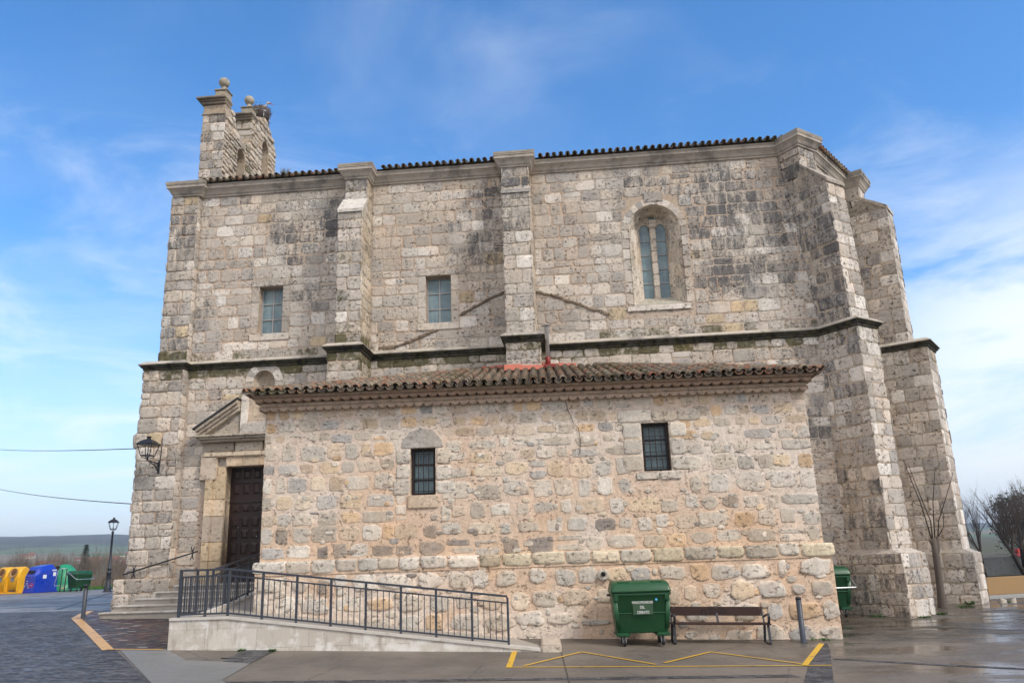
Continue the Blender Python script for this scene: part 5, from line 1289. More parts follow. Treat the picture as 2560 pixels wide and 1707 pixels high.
def wheelie(label, loc, rot, bar=False):
    t = thing('waste_container', label, 'bin', loc, rot, 'green wheeled waste containers')
    b = MB()
    b.loft([rrect(1.12, .70, .06, .27), rrect(1.16, .74, .08, .30), rrect(1.285, .93, .08, 1.06), rrect(1.30, .95, .08, 1.07), rrect(1.33, .99, .08, 1.08), rrect(1.33, .99, .08, 1.145)])
    for x in (-.56, .56): b.loft([rrect(.10, .03, .012, .36, 2, x*.97, -.385), rrect(.10, .03, .012, 1.0, 2, x*1.07, -.475)])
    b.bbox((-.62, -.52, .96), (-.52, -.40, 1.10), .02); b.bbox((.52, -.52, .96), (.62, -.40, 1.10), .02)
    b.loft([rrect(1.235, .872, .07, .690), rrect(1.245, .885, .07, .70), rrect(1.240, .88, .07, .715)])
    b.build('body', M['paint_green'], t)
    for s_ in (-1, 1): q = MB(); q.bbox((s_*.45-.16, -.44, .20), (s_*.45+.16, .38, .285), .03); q.build('wheel_mount', M['paint_green'], t)
    l = MB(); l.loft([rrect(1.36, 1.03, .06, 1.150), rrect(1.37, 1.04, .06, 1.19), rrect(1.34, 1.02, .06, 1.20), rrect(1.345, 1.02, .06, 1.245), rrect(1.31, .99, .06, 1.26), rrect(1.30, .97, .10, 1.32), rrect(1.24, .70, .12, 1.385, cy=.08), rrect(1.10, .45, .12, 1.395, cy=.08)])
    for x in (-.38, .38): l.bbox((x-.14, -.40, 1.30), (x+.14, .3, 1.385), .02)
    l.build('lid', M['paint_green'], t)
    tr = MB()
    for s_ in (-1, 1): tr.tube([(s_*.62, 0, 1.09), (s_*.74, 0, 1.09)], .026, 10)
    tr.build('trunnion', M['rubber'], t)
    for sx in (-1, 1):
        for sy in (-1, 1):
            x, y = sx*.43, sy*.30-.02
            w = MB(); w.tube([(x-.026, y-.03, .10), (x+.026, y-.03, .10)], .10, 18, True, False); wo_ = w.build('wheel', M['rubber'], t)
            hb_ = MB(); hb_.tube([(x-.03, y-.03, .10), (x+.03, y-.03, .10)], .045, 12); hb_.build('hub', M['brass'], wo_)
            f = MB(); f.bbox((x-.05, y-.05, .195), (x+.05, y+.05, .215), .005)
            for s_ in (-1, 1): f.hexa([V3(x+s_*.036-.006, y-.06, .08), V3(x+s_*.036+.006, y-.06, .08), V3(x+s_*.036+.006, y, .08), V3(x+s_*.036-.006, y, .08)], [V3(x+s_*.036-.006, y-.05, .20), V3(x+s_*.036+.006, y-.05, .20), V3(x+s_*.036+.006, y+.05, .20), V3(x+s_*.036-.006, y+.05, .20)])
            f.build('fork', M['steel'], wo_)
    if bar:
        q = MB(); P = [(-.74, .30, 1.28), (-.74, .12, 1.22), (-.74, -.50, .86), (-.74, -.60, .82), (-.70, -.64, .81), (.70, -.64, .81), (.74, -.60, .82), (.74, -.50, .86), (.74, .12, 1.22), (.74, .30, 1.28)]
        q.tube(P, .026, 10); q.build('lifting_bar', M['steel'], t)
    return t
c0 = aw(2.76, .90, 0)
bin1 = wheelie('green wheeled waste container with white lettering, beside the bench in front of the annex', (c0.x, c0.y, gz(c0.x, c0.y)), YA)
bx = MB(); tl = R(7.2)
SM = Matrix.Translation((.02, -.468, .83)) @ Matrix.Rotation(R(90)+R(7.2)*-1 if False else R(90-7.1), 4, 'X')
bx.box((-.225, -.16, -.001), (.225, .15, .001)); st = bx.build('sticker', M['label_dirty'], bin1); st.matrix_local = SM @ Matrix.Translation((0, 0, -.004))
text(st, 'MANCOMUNIDAD', .085, M['white'], Matrix.Translation((0, .10, .003)), squash=.66); text(st, 'DEL', .085, M['white'], Matrix.Translation((-.01, -.005, .003)), squash=.75); text(st, 'CERRATO', .085, M['white'], Matrix.Translation((0, -.115, .003)), squash=.72)
dd = MB(); dd.lathe([(.001, 0), (.030, 0), (.030, .003), (.001, .003)], (0, 0, 0), 14); do = dd.build('round_sticker', M['bluedot'], bin1); do.matrix_local = Matrix.Translation((.33, -.478, .98)) @ Matrix.Rotation(R(83), 4, 'X')
wheelie('green wheeled waste container half hidden behind the right corner of the annex', (8.76, 24.35, gz(8.76, 24.35)), R(-3), True)
wheelie('green wheeled waste container parked beside the bell shaped bottle bank', (-31.25, 59.0, gz(-31.2, 59)), R(68), True)
# ---- bench
bc = aw(4.58, .62, 0); bz = gz(bc.x, bc.y); bench = thing('park_bench', 'brown wooden bench with black iron legs against the annex wall', 'bench', (bc.x, bc.y, bz), YA-.0)
bench.rotation_euler = (0, R(1.9), YA)
bb = MB(); bb.bbox((-1.08, .215, .575), (1.07, .255, .775), .012); back = bb.build('backrest', M['bench'], bench)
s_ = MB()
for k, (y, z) in enumerate(((-.24, .405), (-.10, .415), (.04, .405))): s_.bbox((-1.13, y-.065, z), (1.13, y+.065, z+.035), .01)
s_.build('seat', M['bench'], bench)
for x in (-1.07, 1.07):
    f = MB(); w = .028
    def strap(P, th=.012):
        for (y0, z0), (y1, z1) in zip(P, P[1:]):
            d = Vector((y1-y0, z1-z0)).normalized(); n = Vector((-d.y, d.x))*th
            f.hexa([V3(x-w, y0-n.x, z0-n.y), V3(x+w, y0-n.x, z0-n.y), V3(x+w, y0+n.x, z0+n.y), V3(x-w, y0+n.x, z0+n.y)], [V3(x-w, y1-n.x, z1-n.y), V3(x+w, y1-n.x, z1-n.y), V3(x+w, y1+n.x, z1+n.y), V3(x-w, y1+n.x, z1+n.y)])
    strap([(-.22, .41), (-.28, .20), (-.33, .02), (-.30, .005), (.10, .005), (.16, .03), (.12, .25), (.10, .40)])
    strap([(-.26, .41), (-.33, .50), (-.34, .58), (-.30, .63), (-.22, .635), (-.05, .60), (.10, .56)])
    f.build('leg', M['iron'], bench)
    f = MB(); strap([(.08, .38), (.15, .50), (.20, .575), (.235, .70)]) if False else None
    f = MB(); f.hexa([V3(x-.02, .07, .38), V3(x+.02, .07, .38), V3(x+.02, .10, .38), V3(x-.02, .10, .38)], [V3(x-.02, .255, .72), V3(x+.02, .255, .72), V3(x+.02, .28, .72), V3(x-.02, .28, .72)]); f.build('back_support', M['iron'], bench)
f = MB(); f.hexa([V3(-.02, .07, .38), V3(.03, .07, .38), V3(.03, .10, .38), V3(-.02, .10, .38)], [V3(-.02, .257, .72), V3(.03, .257, .72), V3(.03, .28, .72), V3(-.02, .28, .72)]); f.build('back_support', M['iron'], bench)
lg = MB(); n = 10; rr_ = [(.048, .078), ]
P0 = [(.060*math.cos(math.pi*k/n), .060*math.sin(math.pi*k/n)) for k in range(n+1)]; P1 = [(.034*math.cos(math.pi*k/n), .034*math.sin(math.pi*k/n)) for k in range(n+1)]
P0 = [(.064, -.075)] + P0 + [(-.064, -.075)]; P1 = [(.034, -.075)] + P1 + [(-.034, -.075)]
for k in range(len(P0)-1):
    q = [P0[k], P0[k+1], P1[k+1], P1[k]]; lg.hexa([V3(-.30+a, .2145, .665+b) for a, b in q], [V3(-.30+a, .2125, .665+b) for a, b in q])
lg.build('emblem', M['letter'], back)
text(back, 'DIPUTACIÓN', .070, M['letter'], Matrix.Translation((.0, .2135, .712)) @ FRONT, squash=.95); text(back, 'DE PALENCIA', .070, M['letter'], Matrix.Translation((.04, .2135, .645)) @ FRONT, squash=.95)
sc2 = MB()
for x in (-1.0, 0, 1.02):
    for z in (.60, .75): sc2.tube([(x, .2145, z), (x, .2085, z)], .008, 6)
sc2.build('screw', M['steel'], back)
# ---- bollards
def bollard(label, x, y, h, ball):
    t = thing('bollard', label, 'bollard', (x, y, gz(x, y)), 0, 'dark steel bollards')
    b = MB(); b.lathe([(.10, 0), (.10, .012), (.062, .014), (.062, h-.06), (.055, h-.05)], n=20); b.build('post', M['rail'], t)
    c = MB()
    if ball: c.lathe([(.055, h-.05), (.03, h-.035), (.024, h), (.045, h+.02), (.058, h+.055), (.045, h+.09), (.005, h+.105)], n=16)
    else: c.lathe([(.064, h-.06), (.066, h-.02), (.05, h), (.005, h+.008)], n=20)
    c.build('cap', M['iron'], t)
bollard('dark grey steel bollard with a ball top on the ochre line by the steps', -12.82, 24.62, .86, True)
bollard('plain dark grey steel bollard near the right end of the bench', 6.46, 19.66, 1.0, False)
# ---- lanterns
def lantern(parent, w, h, z0, c=(0, 0)):
    "four sided street lantern; w = top width, z0 = foot"
    x, y = c; a = w/2; zb, zt = z0+.22*h, z0+.66*h
    r = MB(); q = lambda s, z: [V3(x-s, y-s, z), V3(x+s, y-s, z), V3(x+s, y+s, z), V3(x-s, y+s, z)]
    r.loft([q(a*1.10, zt-.012*h), q(a*1.12, zt+.02*h), q(a*.62, zt+.17*h), q(a*.22, zt+.235*h), q(a*.16, zt+.30*h), q(a*.27, zt+.315*h), q(a*.27, zt+.335*h), q(a*.02, zt+.34*h)], smooth=False)
    r.build('lantern_roof', M['iron'], parent)
    f = MB(); t = .014*max(1, w/.5); A, B = q(a*.62, zb), q(a*.98, zt)
    for p, s_ in zip(A, B): f.tube([p, s_], t, 6)
    for L, tt in ((A, t*1.2),):
        for k in range(4): f.tube([L[k], L[(k+1) % 4]], tt, 6)
    for p in A: d = V3(x, y, 0)-V3(p.x, p.y, 0); f.tube([p, p + d*.25 - V3(0, 0, .07*h), p + d*.8 - V3(0, 0, .12*h), V3(x, y, z0+.08*h)], t*.9, 6)
    f.tube([(x, y, z0), (x, y, zb+.1*h)], t*1.8, 8)
    f.build('lantern_frame', M['iron'], parent)
    g = MB(); g.lathe([(.03*w, 0), (.045*w, .02), (.04*w, .38*h), (.02*w, .42*h)], (x, y, zb), 10); g.build('lamp_tube', plain('white_lamp', (.5, .5, .48), .3), parent)
sl_ = thing('street_lamp', 'black cast iron street lamp with a square lantern beyond the steps', 'street lamp', (-26.39, 53.35, gz(-26.4, 53.3)), R(20))
p = MB(); p.lathe([(.30, 0), (.30, .05), (.22, .07), (.20, .40), (.155, .43), (.135, 1.12), (.16, 1.15), (.16, 1.20), (.105, 1.24), (.105, 1.38), (.13, 1.41), (.13, 1.45), (.085, 1.5), (.06, 3.62), (.085, 3.66), (.085, 3.72), (.03, 3.78)], n=16); p.build('column', M['iron'], sl_)
for s_ in (-1, 1):
    h_ = MB(); h_.tube([(s_*.19, 0, .18), (s_*.29, 0, .30), (s_*.31, 0, .55), (s_*.25, 0, .80), (s_*.14, 0, .86)], .022, 6); h_.build('scroll', M['iron'], sl_)
lantern(sl_, .56, .93, 3.72)
wl_ = thing('wall_lamp', 'black iron lantern on a scrolled bracket at the left corner of the church', 'wall lamp', church_mw @ V3(-11.86, -.33, 3.3), YC)
lantern(wl_, .50, .80, .17, (-.08, -.62))
b = MB(); b.box((-.03, -.03, -.18), (.03, .0, .24)); b.tube([(0, -.02, .15), (-.04, -.3, .17), (-.08, -.62, .19)], .020, 6); b.tube([(0, -.02, -.12), (-.02, -.10, -.02), (-.04, -.26, .08), (-.06, -.50, .165)], .017, 6)
for cy, cz, r in ((-.12, .08, .055), (-.25, .115, .035)): b.tube([(-.02, cy+r*math.cos(t_), cz+r*math.sin(t_)) for t_ in [2*math.pi*k/10 for k in range(11)]], .011, 5)
b.build('bracket', M['iron'], wl_)
cb = MB(); cb.tube([(.02, -.01, .2), (.05, -.012, .5), (.05, -.012, .8), (.04, -.012, 1.0)], .012, 5); cb.tube([(.05, -.012, .55), (-.02, -.03, .56), (-.06, -.05, .62), (-.06, -.05, .70)], .010, 5); cb.build('supply_cable', M['iron'], wl_)
# ---- overhead cables
for a, b_, sag, lab in (((-12.55, 26.9, 4.02), (-62, 88, 14.4), .35, 'upper thin overhead cable running left from the church corner at the wall lamp'), ((-12.65, 27.0, 2.18), (-62, 88, 11.1), .5, 'lower thin overhead cable sagging left from the church corner')):
    m = MB(); A, B = Vector(a), Vector(b_); m.tube([A.lerp(B, t) - V3(0, 0, sag*4*t*(1-t)) for t in [k/30 for k in range(31)]], .016, 5); tag(m.build('overhead_cable', M['rubber']), lab, 'cable')
# ---- recycling containers on the left
def yellow_bank():
    t = thing('packaging_bank', 'yellow twin recycling container with two round openings', 'recycling bin', (-35.55, 58.3, gz(-35.5, 58.3)), R(-12))
    b = MB()
    def prof(w): # y,z outline rounded at the top
        P = [(-.50, .06), (-.56, 1.18)] + [(-.02-.52*math.cos(math.pi*k/10)*1.0, 1.20+.60*math.sin(math.pi*k/10)) for k in range(1, 10)] + [(.50, 1.18), (.46, .06)]
        return [(y*w, z*(.97 if w < 1 else 1)) for y, z in P]
    for x0, x1 in ((-1.0, -.02), (.02, 1.0)):
        b.loft([[V3(x0, y, z) for y, z in prof(.92)], [V3(x0+.10, y, z) for y, z in prof(1)], [V3(x1-.10, y, z) for y, z in prof(1)], [V3(x1, y, z) for y, z in prof(.92)]])
    b.bbox((-1.06, -.60, 0), (1.06, .55, .12), .03)
    for x in (-.95, -.06, .06, .95): b.bbox((x-.05, -.61, .12), (x+.05, -.5, 1.1), .02)
    b.build('body', M['paint_yellow'], t)
    for x in (-.5, .5):
        o = MB(); o.lathe([(.001, 0), (.30, 0), (.33, .02), (.33, .05), (.29, .06), (.29, .03), (.001, .03)], n=24); ob_ = o.build('opening_rim', plain('faded_brown_ring', (.36, .20, .06), .6), t); ob_.matrix_local = Matrix.Translation((x, -.515, 1.38)) @ Matrix.Rotation(R(72), 4, 'X')
        o = MB(); P = [(.20*(1 if k % 2 else .74)*math.cos(2*math.pi*k/16), .20*(1 if k % 2 else .74)*math.sin(2*math.pi*k/16)) for k in range(16)]; o.hexa([V3(a, c, .0) for a, c in P], [V3(a, c, .045) for a, c in P]); oo = o.build('opening', plain('brown_rubber_flap', (.10, .035, .006), .7), t); oo.matrix_local = Matrix.Translation((x, -.515, 1.38)) @ Matrix.Rotation(R(72), 4, 'X')
        s_ = MB(); s_.box((x-.14, -.585, .82), (x+.14, -.565, 1.10)); s_.build('sticker', M['brass'], t)
    s_ = MB(); s_.box((.30, -.585, .14), (.80, -.57, .26)); s_.build('scuffed_label', plain('dark_scuff', (.10, .07, .04), .8), t)
yellow_bank()
def blue_bank():
    t = thing('paper_bank', 'blue paper recycling container with a slot and white stickers', 'recycling bin', (-34.0, 58.8, gz(-34.0, 58.8)), R(-16))
    b = MB()
    def ring(x, k):   # y,z outline with chamfers; k shrinks the top toward the sides
        P = [(-.98, .0), (-.98, .12), (-.90, .16), (-.84, 1.12), (-.52, 1.66-k), (-.38, 1.74-k), (.52, 1.90-k), (.66, 1.88-k), (.98, 1.40), (1.0, .16), (1.06, .12), (1.06, 0)]
        return [V3(x, y, z) for y, z in P]
    b.loft([ring(-.60, .34), ring(-.40, .0), ring(.40, .0), ring(.60, .34)], smooth=False)
    b.bbox((-.66, -1.02, 0), (.66, 1.10, .11), .03)
    b.build('body', M['paint_blue'], t)
    s_ = MB(); q = [(-.27, -.755, 1.30), (.27, -.755, 1.30), (.27, -.64, 1.50), (-.27, -.64, 1.50)]; s_.hexa([V3(*v) for v in q], [V3(v[0], v[1]-.02, v[2]+.012) for v in q]); s_.build('slot', M['black'], t)
    for (y0, y1, z0, z1, m, nm) in ((-.28, .02, .95, 1.20, 'white', 'sticker'), (.58, .82, 1.10, 1.36, 'white', 'sticker')):
        s_ = MB(); s_.box((.60, y0, z0), (.607, y1, z1)); s_.build(nm, M[m], t)
    for y in (.50, .58, .66, .74, .82): s_ = MB(); s_.box((.60, y-.028, 1.44), (.607, y+.028, 1.54)); s_.build('printed_mark', M['white'], t)
    s_ = MB(); n = 20
    for k in range(n):
        a0, a1 = 2*math.pi*k/n, 2*math.pi*(k+1)/n; q = [(math.cos(a0)*.11, math.sin(a0)*.11), (math.cos(a1)*.11, math.sin(a1)*.11), (math.cos(a1)*.15, math.sin(a1)*.15), (math.cos(a0)*.15, math.sin(a0)*.15)]
        s_.hexa([V3(.28+a, -.872, .52+c) for a, c in q], [V3(.28+a, -.898, .52+c) for a, c in q])
    s_.build('round_prohibition_sign', M['red'], t)
    s_ = MB()
    for x, z, w in ((-.1, .80, .10), (-.12, .64, .16), (-.25, .50, .12), (.0, .50, .10), (-.3, .38, .05), (.05, .36, .12), (.28, .52, .07)): s_.box((x-w/2, -.895, z-.018), (x+w/2, -.868, z+.018))
    s_.build('printed_mark', M['white'], t)
blue_bank()
ig = thing('bottle_bank', 'green bell shaped bottle bank between the blue container and the wheeled bin', 'recycling bin', (-33.4, 60.9, gz(-33.4, 60.9)), 0)
b = MB(); b.lathe([(1.10, 0), (1.12, .10), (1.04, .14), (1.02, .55), (.95, .95), (.82, 1.30), (.64, 1.58), (.42, 1.78), (.20, 1.88), (.02, 1.90)], n=32); b.build('body', M['igloo'], ig)
o = MB(); o.lathe([(.001, 0), (.17, 0), (.21, .02), (.21, .06), (.165, .07), (.16, .045), (.001, .04)], n=20); o1 = o.build('opening', M['black'], ig); o1.matrix_local = Matrix.Translation((-.22, -.62, 1.60)) @ Matrix.Rotation(R(-14), 4, 'Z') @ Matrix.Rotation(R(45), 4, 'X')
for a in (-60, -20, 25): s_ = MB(); x, y = 1.035*math.sin(R(a)), -1.035*math.cos(R(a)); s_.bbox((-.14, -.012, .16), (.14, .03, .30), .005); so = s_.build('faded_label', plain('faded_label', (.36, .34, .20), .8), ig); so.matrix_local = Matrix.Translation((x, y, 0)) @ Matrix.Rotation(R(a), 4, 'Z')
gd = thing('bin_guard', 'galvanised tube guard frame standing beside the far green wheeled bin', 'guard rail', (-31.95, 58.2, gz(-31.9, 58.2)), R(25))
for x in (-.15, .12): b = MB(); b.tube([(x, 0, 0), (x+.04, 0, 1.55)], .035, 8); b.build('post', M['bark_dark'], gd)
b = MB(); b.tube([(.16, 0, 1.56), (-.25, 0, 1.56), (-.36, 0, 1.46), (-.52, 0, .50), (-.50, 0, .42), (.16, 0, .46)], .026, 8); b.build('rail', M['steel'], gd)
# thin post with a wire behind the lamp
for x, y, h, lab in ((-28.9, 62.5, 1.05, 'short dark fence post standing left of the street lamp'), (-24.6, 62, 1.5, 'thin dark post with an arm between lamp and church corner')):
    t = thing('fence_post', lab, 'post', (x, y, gz(x, y)), 0); b = MB(); b.tube([(0, 0, 0), (0, 0, h)], .05, 6); b.build('post', M['bark_dark'], t); b = MB(); b.tube([(0, 0, h-.12), (-1.0 if h < 1.2 else .7, 0, h-.06)], .014, 4); b.build('arm', M['bark_dark'], t)
# ================================================================== PLANTS AND BACKGROUND
def branch(mb, p, d, L, r, lvl, maxl, spread=.6, n=3, up=.15, sides=5):
    seg = 4; pts = [p]; dd = d.copy()
    for k in range(seg):
        dd = (dd + V3(U(-.14, .14), U(-.14, .14), U(-.06, .10)+up*.2)).normalized(); pts.append(pts[-1] + dd*L/seg)
    mb.tube(pts, [lerp(r, r*.55, k/seg) for k in range(seg+1)], max(3, sides-lvl), lvl == 0)
    if lvl >= maxl: return
    for k in range(n + (1 if lvl else 0)):
        t = U(.35, 1.0) if k else 1.0; i = min(seg, int(t*seg)); a = U(0, 6.283)
        o = dd.orthogonal().normalized(); o.rotate(Matrix.Rotation(a, 3, dd)); nd = (dd + o*U(.4, 1.0)*spread*1.3 + V3(0, 0, up)).normalized()
        branch(mb, pts[i], nd, L*U(.55, .82), r*.55*U(.7, 1), lvl+1, maxl, spread, n, up, sides)
def bare_tree(label, x, y, z, h, lean, r, lvl=5, group=None, n=3, name='bare_tree', bark='bark_dark', spread=.6, cat='tree'):
    t = thing(name, label, cat, (x, y, z), U(0, 6), group)
    a = MB(); d = V3(lean[0], lean[1], 1).normalized(); pts = [V3(0, 0, -.3)]; p = V3(0, 0, -.3); dd = d.copy()
    for k in range(5): dd = (dd + V3(U(-.08, .08), U(-.08, .08), .02)).normalized(); p = p + dd*h*.30/5*1.1; pts.append(p)
    a.tube(pts, [lerp(r, r*.62, k/5) for k in range(6)], 8); a.build('trunk', M[bark], t); t.rotation_euler = (0, 0, 0)
    c = MB()
    for k in range(n+1):
        an = 2*math.pi*k/(n+1)+U(-.4, .4); nd = (dd*.8 + V3(math.cos(an), math.sin(an), U(.2, .7))*spread).normalized(); branch(c, p, nd, h*.28*U(.85, 1.15), r*.5, 1, lvl, spread, n, .18)
    c.build('crown', M['twig'], t); return t
# young pollard with long whips
yt = thing('young_tree', 'young pollarded tree with bare whips in front of the right hand buttress', 'tree', (12.95, 26.03, gz(12.95, 26.03)), 0)
b = MB(); b.tube([(.0, 0, -.2), (.0, 0, .03), (.01, 0, .4), (.03, 0, 1.0), (.05, 0, 1.5), (.07, 0, 2.08)], [.17, .15, .115, .10, .105, .075], 12)
b.tube([(.05, 0, 1.45), (.13, -.02, 1.70), (.20, -.02, 2.12)], [.07, .06, .055], 8); b.tube([(.05, 0, 1.8), (-.03, .02, 2.04)], [.07, .05], 8); b.build('trunk', M['bark'], yt)
c = MB()
for P, r in (([(.0, 0, 2.0), (-.06, 0, 2.5), (-.22, -.1, 3.2), (-.42, -.1, 4.0), (-.53, -.1, 4.55)], .024), ([(.03, 0, 2.0), (.06, 0, 2.6), (-.06, .1, 3.3), (-.20, .1, 3.9), (-.30, .1, 4.4)], .021), ([(.10, 0, 2.0), (.16, 0, 2.6), (.24, 0, 3.2), (.38, 0, 3.8), (.49, 0, 4.28)], .022), ([(.20, 0, 2.08), (.32, 0, 2.6), (.62, 0, 3.2), (.86, 0, 3.7), (1.04, 0, 4.10)], .020), ([(.20, 0, 2.08), (.44, 0, 2.4), (.50, 0, 2.8), (.44, 0, 3.1)], .015), ([(.06, 0, 2.9), (-.15, 0, 3.05), (-.4, 0, 3.2)], .010), ([(.2, 0, 2.9), (.4, 0, 2.95), (.48, 0, 2.6)], .009)): c.tube(P, [r, r*.85, r*.7, r*.55, r*.4][:len(P)], 5)
c.build('whips', M['bark_dark'], yt)
# weeds at the wall foot
def weeds(label, x, y, r, h, n=46):
    m = MB()
    for k in range(n):
        a = U(0, 6.28); q = U(0, 1)**.7*r; px, py = q*math.cos(a), q*math.sin(a); d = V3(math.cos(a)*U(.2, .9), math.sin(a)*U(.2, .9), U(.4, 1)).normalized(); L = h*U(.4, 1); s_ = d.cross(V3(0, 0, 1)).normalized()*U(.012, .028)
        p0 = V3(px, py, 0); p1 = p0+d*L*.55; p2 = p0+d*L+V3(0, 0, -.25*L)
        i = [m.vert(v) for v in (p0, p1-s_, p2, p1+s_)]; m.face(i)
    o = m.build('weed_clump', M['leaf'], None, fix=False); o.location = (x, y, gz(x, y)); return tag(o, label, 'plant', 'weed clumps at the wall foot')
for lab, x, y, r, h in (('green weeds at the left foot of the nearer corner buttress', 10.05, 24.0, .26, .16), ('green weeds under the front corner of the nearer corner buttress', 11.15, 23.55, .16, .12), ('small weeds at the right foot of the nearer corner buttress', 11.95, 24.15, .12, .12), ('weeds left of the young tree trunk', 12.45, 26.3, .2, .22), ('weeds right of the young tree trunk', 13.55, 25.95, .24, .14), ('upright weed between the young tree and the far buttress', 14.1, 26.6, .10, .26), ('weeds around loose stones at the far buttress corner', 15.55, 27.1, .25, .10), ('weed tuft at the annex corner by the end of the yellow line', 6.98, 19.95, .22, .10), ('tiny weed where ramp wall meets paving', -5.42, 18.45, .08, .10), ('tiny weed left of the dark paving square at the ramp', -6.1, 18.5, .07, .08)): weeds(lab, x, y, r, h)
# loose stones
for x, y, s_, lab in ((15.35, 26.95, .11, 'larger loose stone at the far buttress corner'), (15.62, 26.85, .08, 'smaller loose stone at the far buttress corner')):
    m = MB(); m.col = (.52, .47, .40, 0); stone(m, Fr((0, 0, 0), (1, 0, 0), (0, 1, 0), (0, 0, 1)), -s_, s_, -s_*.6, s_*.6, 0, 2.6, .12, .15, m.col); o = m.build('loose_stone', M['stone']); o.location = (x, y, gz(x, y)); tag(o, lab, 'stone')
# ---- right background
ow_ = thing('low_wall', 'low ochre rendered wall with a grey base beyond the buttresses', 'wall', (15.1, 28.85, -1.9), math.atan2(.5, 1.45))
b = MB(); b.bbox((0, 0, .14), (13, .22, .73), .015); b.build('wall', M['ochre'], ow_); b = MB(); b.bbox((0, -.05, -.3), (13, .24, .14), .03); b.build('base', M['cement'], ow_)
cw = MB(); cw.bbox((15, 37.2, -1.9), (34, 37.4, -.62), .02); tag(cw.build('boundary_wall', M['cement']), 'grey cement boundary wall behind the chain link fence', 'wall')
ft = thing('chain_link_fence', 'chain link fence in front of the grey boundary wall', 'fence', (16, 36.6, -1.4), 0)
m = MB(); s_ = .085
for k in range(-12, 190):
    for sg in (1, -1):
        x0 = k*s_; x1 = x0 + sg*.9
        m.tube([(x0, 0, 0), (x1, 0, .9)], .004, 3, False)
m.build('mesh', M['steel'], ft); m = MB(); m.tube([(-1, 0, .9), (17, 0, .9)], .012, 5); m.build('rail', M['steel'], ft)
for x in (-.5, 2.9, 6.3, 9.7, 13.1): m = MB(); m.tube([(x, 0, -.2), (x, 0, .95)], .03, 6); m.build('post', M['steel'], ft)
rc = thing('play_tent', 'small red peaked cover showing over the grey boundary wall', 'tent', (24.6, 41.0, -1.4), 0)
b = MB(); b.loft([rrect(.75, .6, .1, .0), rrect(.62, .5, .1, .8), rrect(.34, .3, .08, 1.05), rrect(.2, .15, .05, 1.08)]); b.build('cover', M['red'], rc); b = MB(); b.bbox((-.6, -.45, 0), (.6, .45, .45), .05); b.build('base', M['red'], rc)
TG = 'bare trees behind the ochre wall'
bare_tree('leaning dark bare tree nearest the far buttress', 20.55, 34.0, -1.35, 3.7, (-.30, .0), .12, 5, TG)
bare_tree('upright bare tree, middle of the small trees behind the ochre wall', 20.80, 34.4, -1.35, 4.1, (.02, 0), .10, 5, TG)
bare_tree('bare tree with a straight black trunk right of the red cover', 21.25, 34.2, -1.35, 3.8, (.04, 0), .11, 5, TG)
bare_tree('bare tree with a yellow mossy leaning trunk at the right edge of the picture', 22.75, 33.6, -1.35, 3.9, (-.35, 0), .12, 5, TG, bark='mossbark')
bare_tree('bare tree with a fine twiggy crown in front of the dark evergreen', 21.9, 34.8, -1.35, 3.9, (.02, 0), .09, 6, TG)
bare_tree('thin bare tree close beside the far buttress', 19.7, 35.5, -1.35, 3.6, (-.05, 0), .08, 5, TG)
def evergreen(label, x, y, z, h, w):
    t = thing('evergreen_tree', label, 'tree', (x, y, z), 0); b = MB(); b.tube([(0, 0, -.2), (0, 0, h*.5), (0, 0, h*.9)], [.11, .08, .03], 7); b.build('trunk', M['bark_dark'], t)
    m = MB()
    cl = [(V3(U(-1, 1)*w*.62, U(-1, 1)*w*.62, h*U(.28, 1.0)), U(.3, .6)) for k in range(34)]
    for cpos, cr in cl:
        f = 1-.55*(cpos.z/h-.3); cpos.x *= f; cpos.y *= f
        for k in range(80):
            p = cpos + V3(rnd.gauss(0, .5), rnd.gauss(0, .5), rnd.gauss(0, .42))*cr; d = (V3(U(-1, 1), U(-1, 1), U(-.1, 1.1))).normalized(); s_ = d.orthogonal().normalized()*U(.02, .045); L = U(.08, .2)
            m.face([m.vert(p-s_), m.vert(p+d*L), m.vert(p+s_)])
    m.build('crown', M['leafdark'], t, fix=False)
evergreen('dark evergreen tree behind the bare trees at the right edge', 21.9, 36.3, -1.35, 3.2, 1.4)
evergreen('second dark evergreen further right behind the mossy tree', 23.6, 36.6, -1.35, 3.4, 1.7)
# ---- grass strip behind the containers
m = MB()
for k in range(9000):
    x, y = U(-44, -20), U(63.0, 69.5); z = terr(x, y) if y > 66 else gz(x, y); h = U(.12, .38); a = U(0, 3.14); s_ = V3(math.cos(a), math.sin(a), 0)*.02; p = V3(x, y, z-.02); m.face([m.vert(p-s_), m.vert(p+s_), m.vert(p+V3(U(-.08, .08), U(-.08, .08), h))])
g_ = m.build('grass', M['grass'], None, fix=False); g_['kind'] = 'stuff'
m = MB(); N_ = 24
patch('grass_verge', [(-46, 62.6), (-18, 62.0), (-18, 66), (-46, 66)], .03, plain('turf', (.05, .13, .018), .9, 0, .3, 1.5))
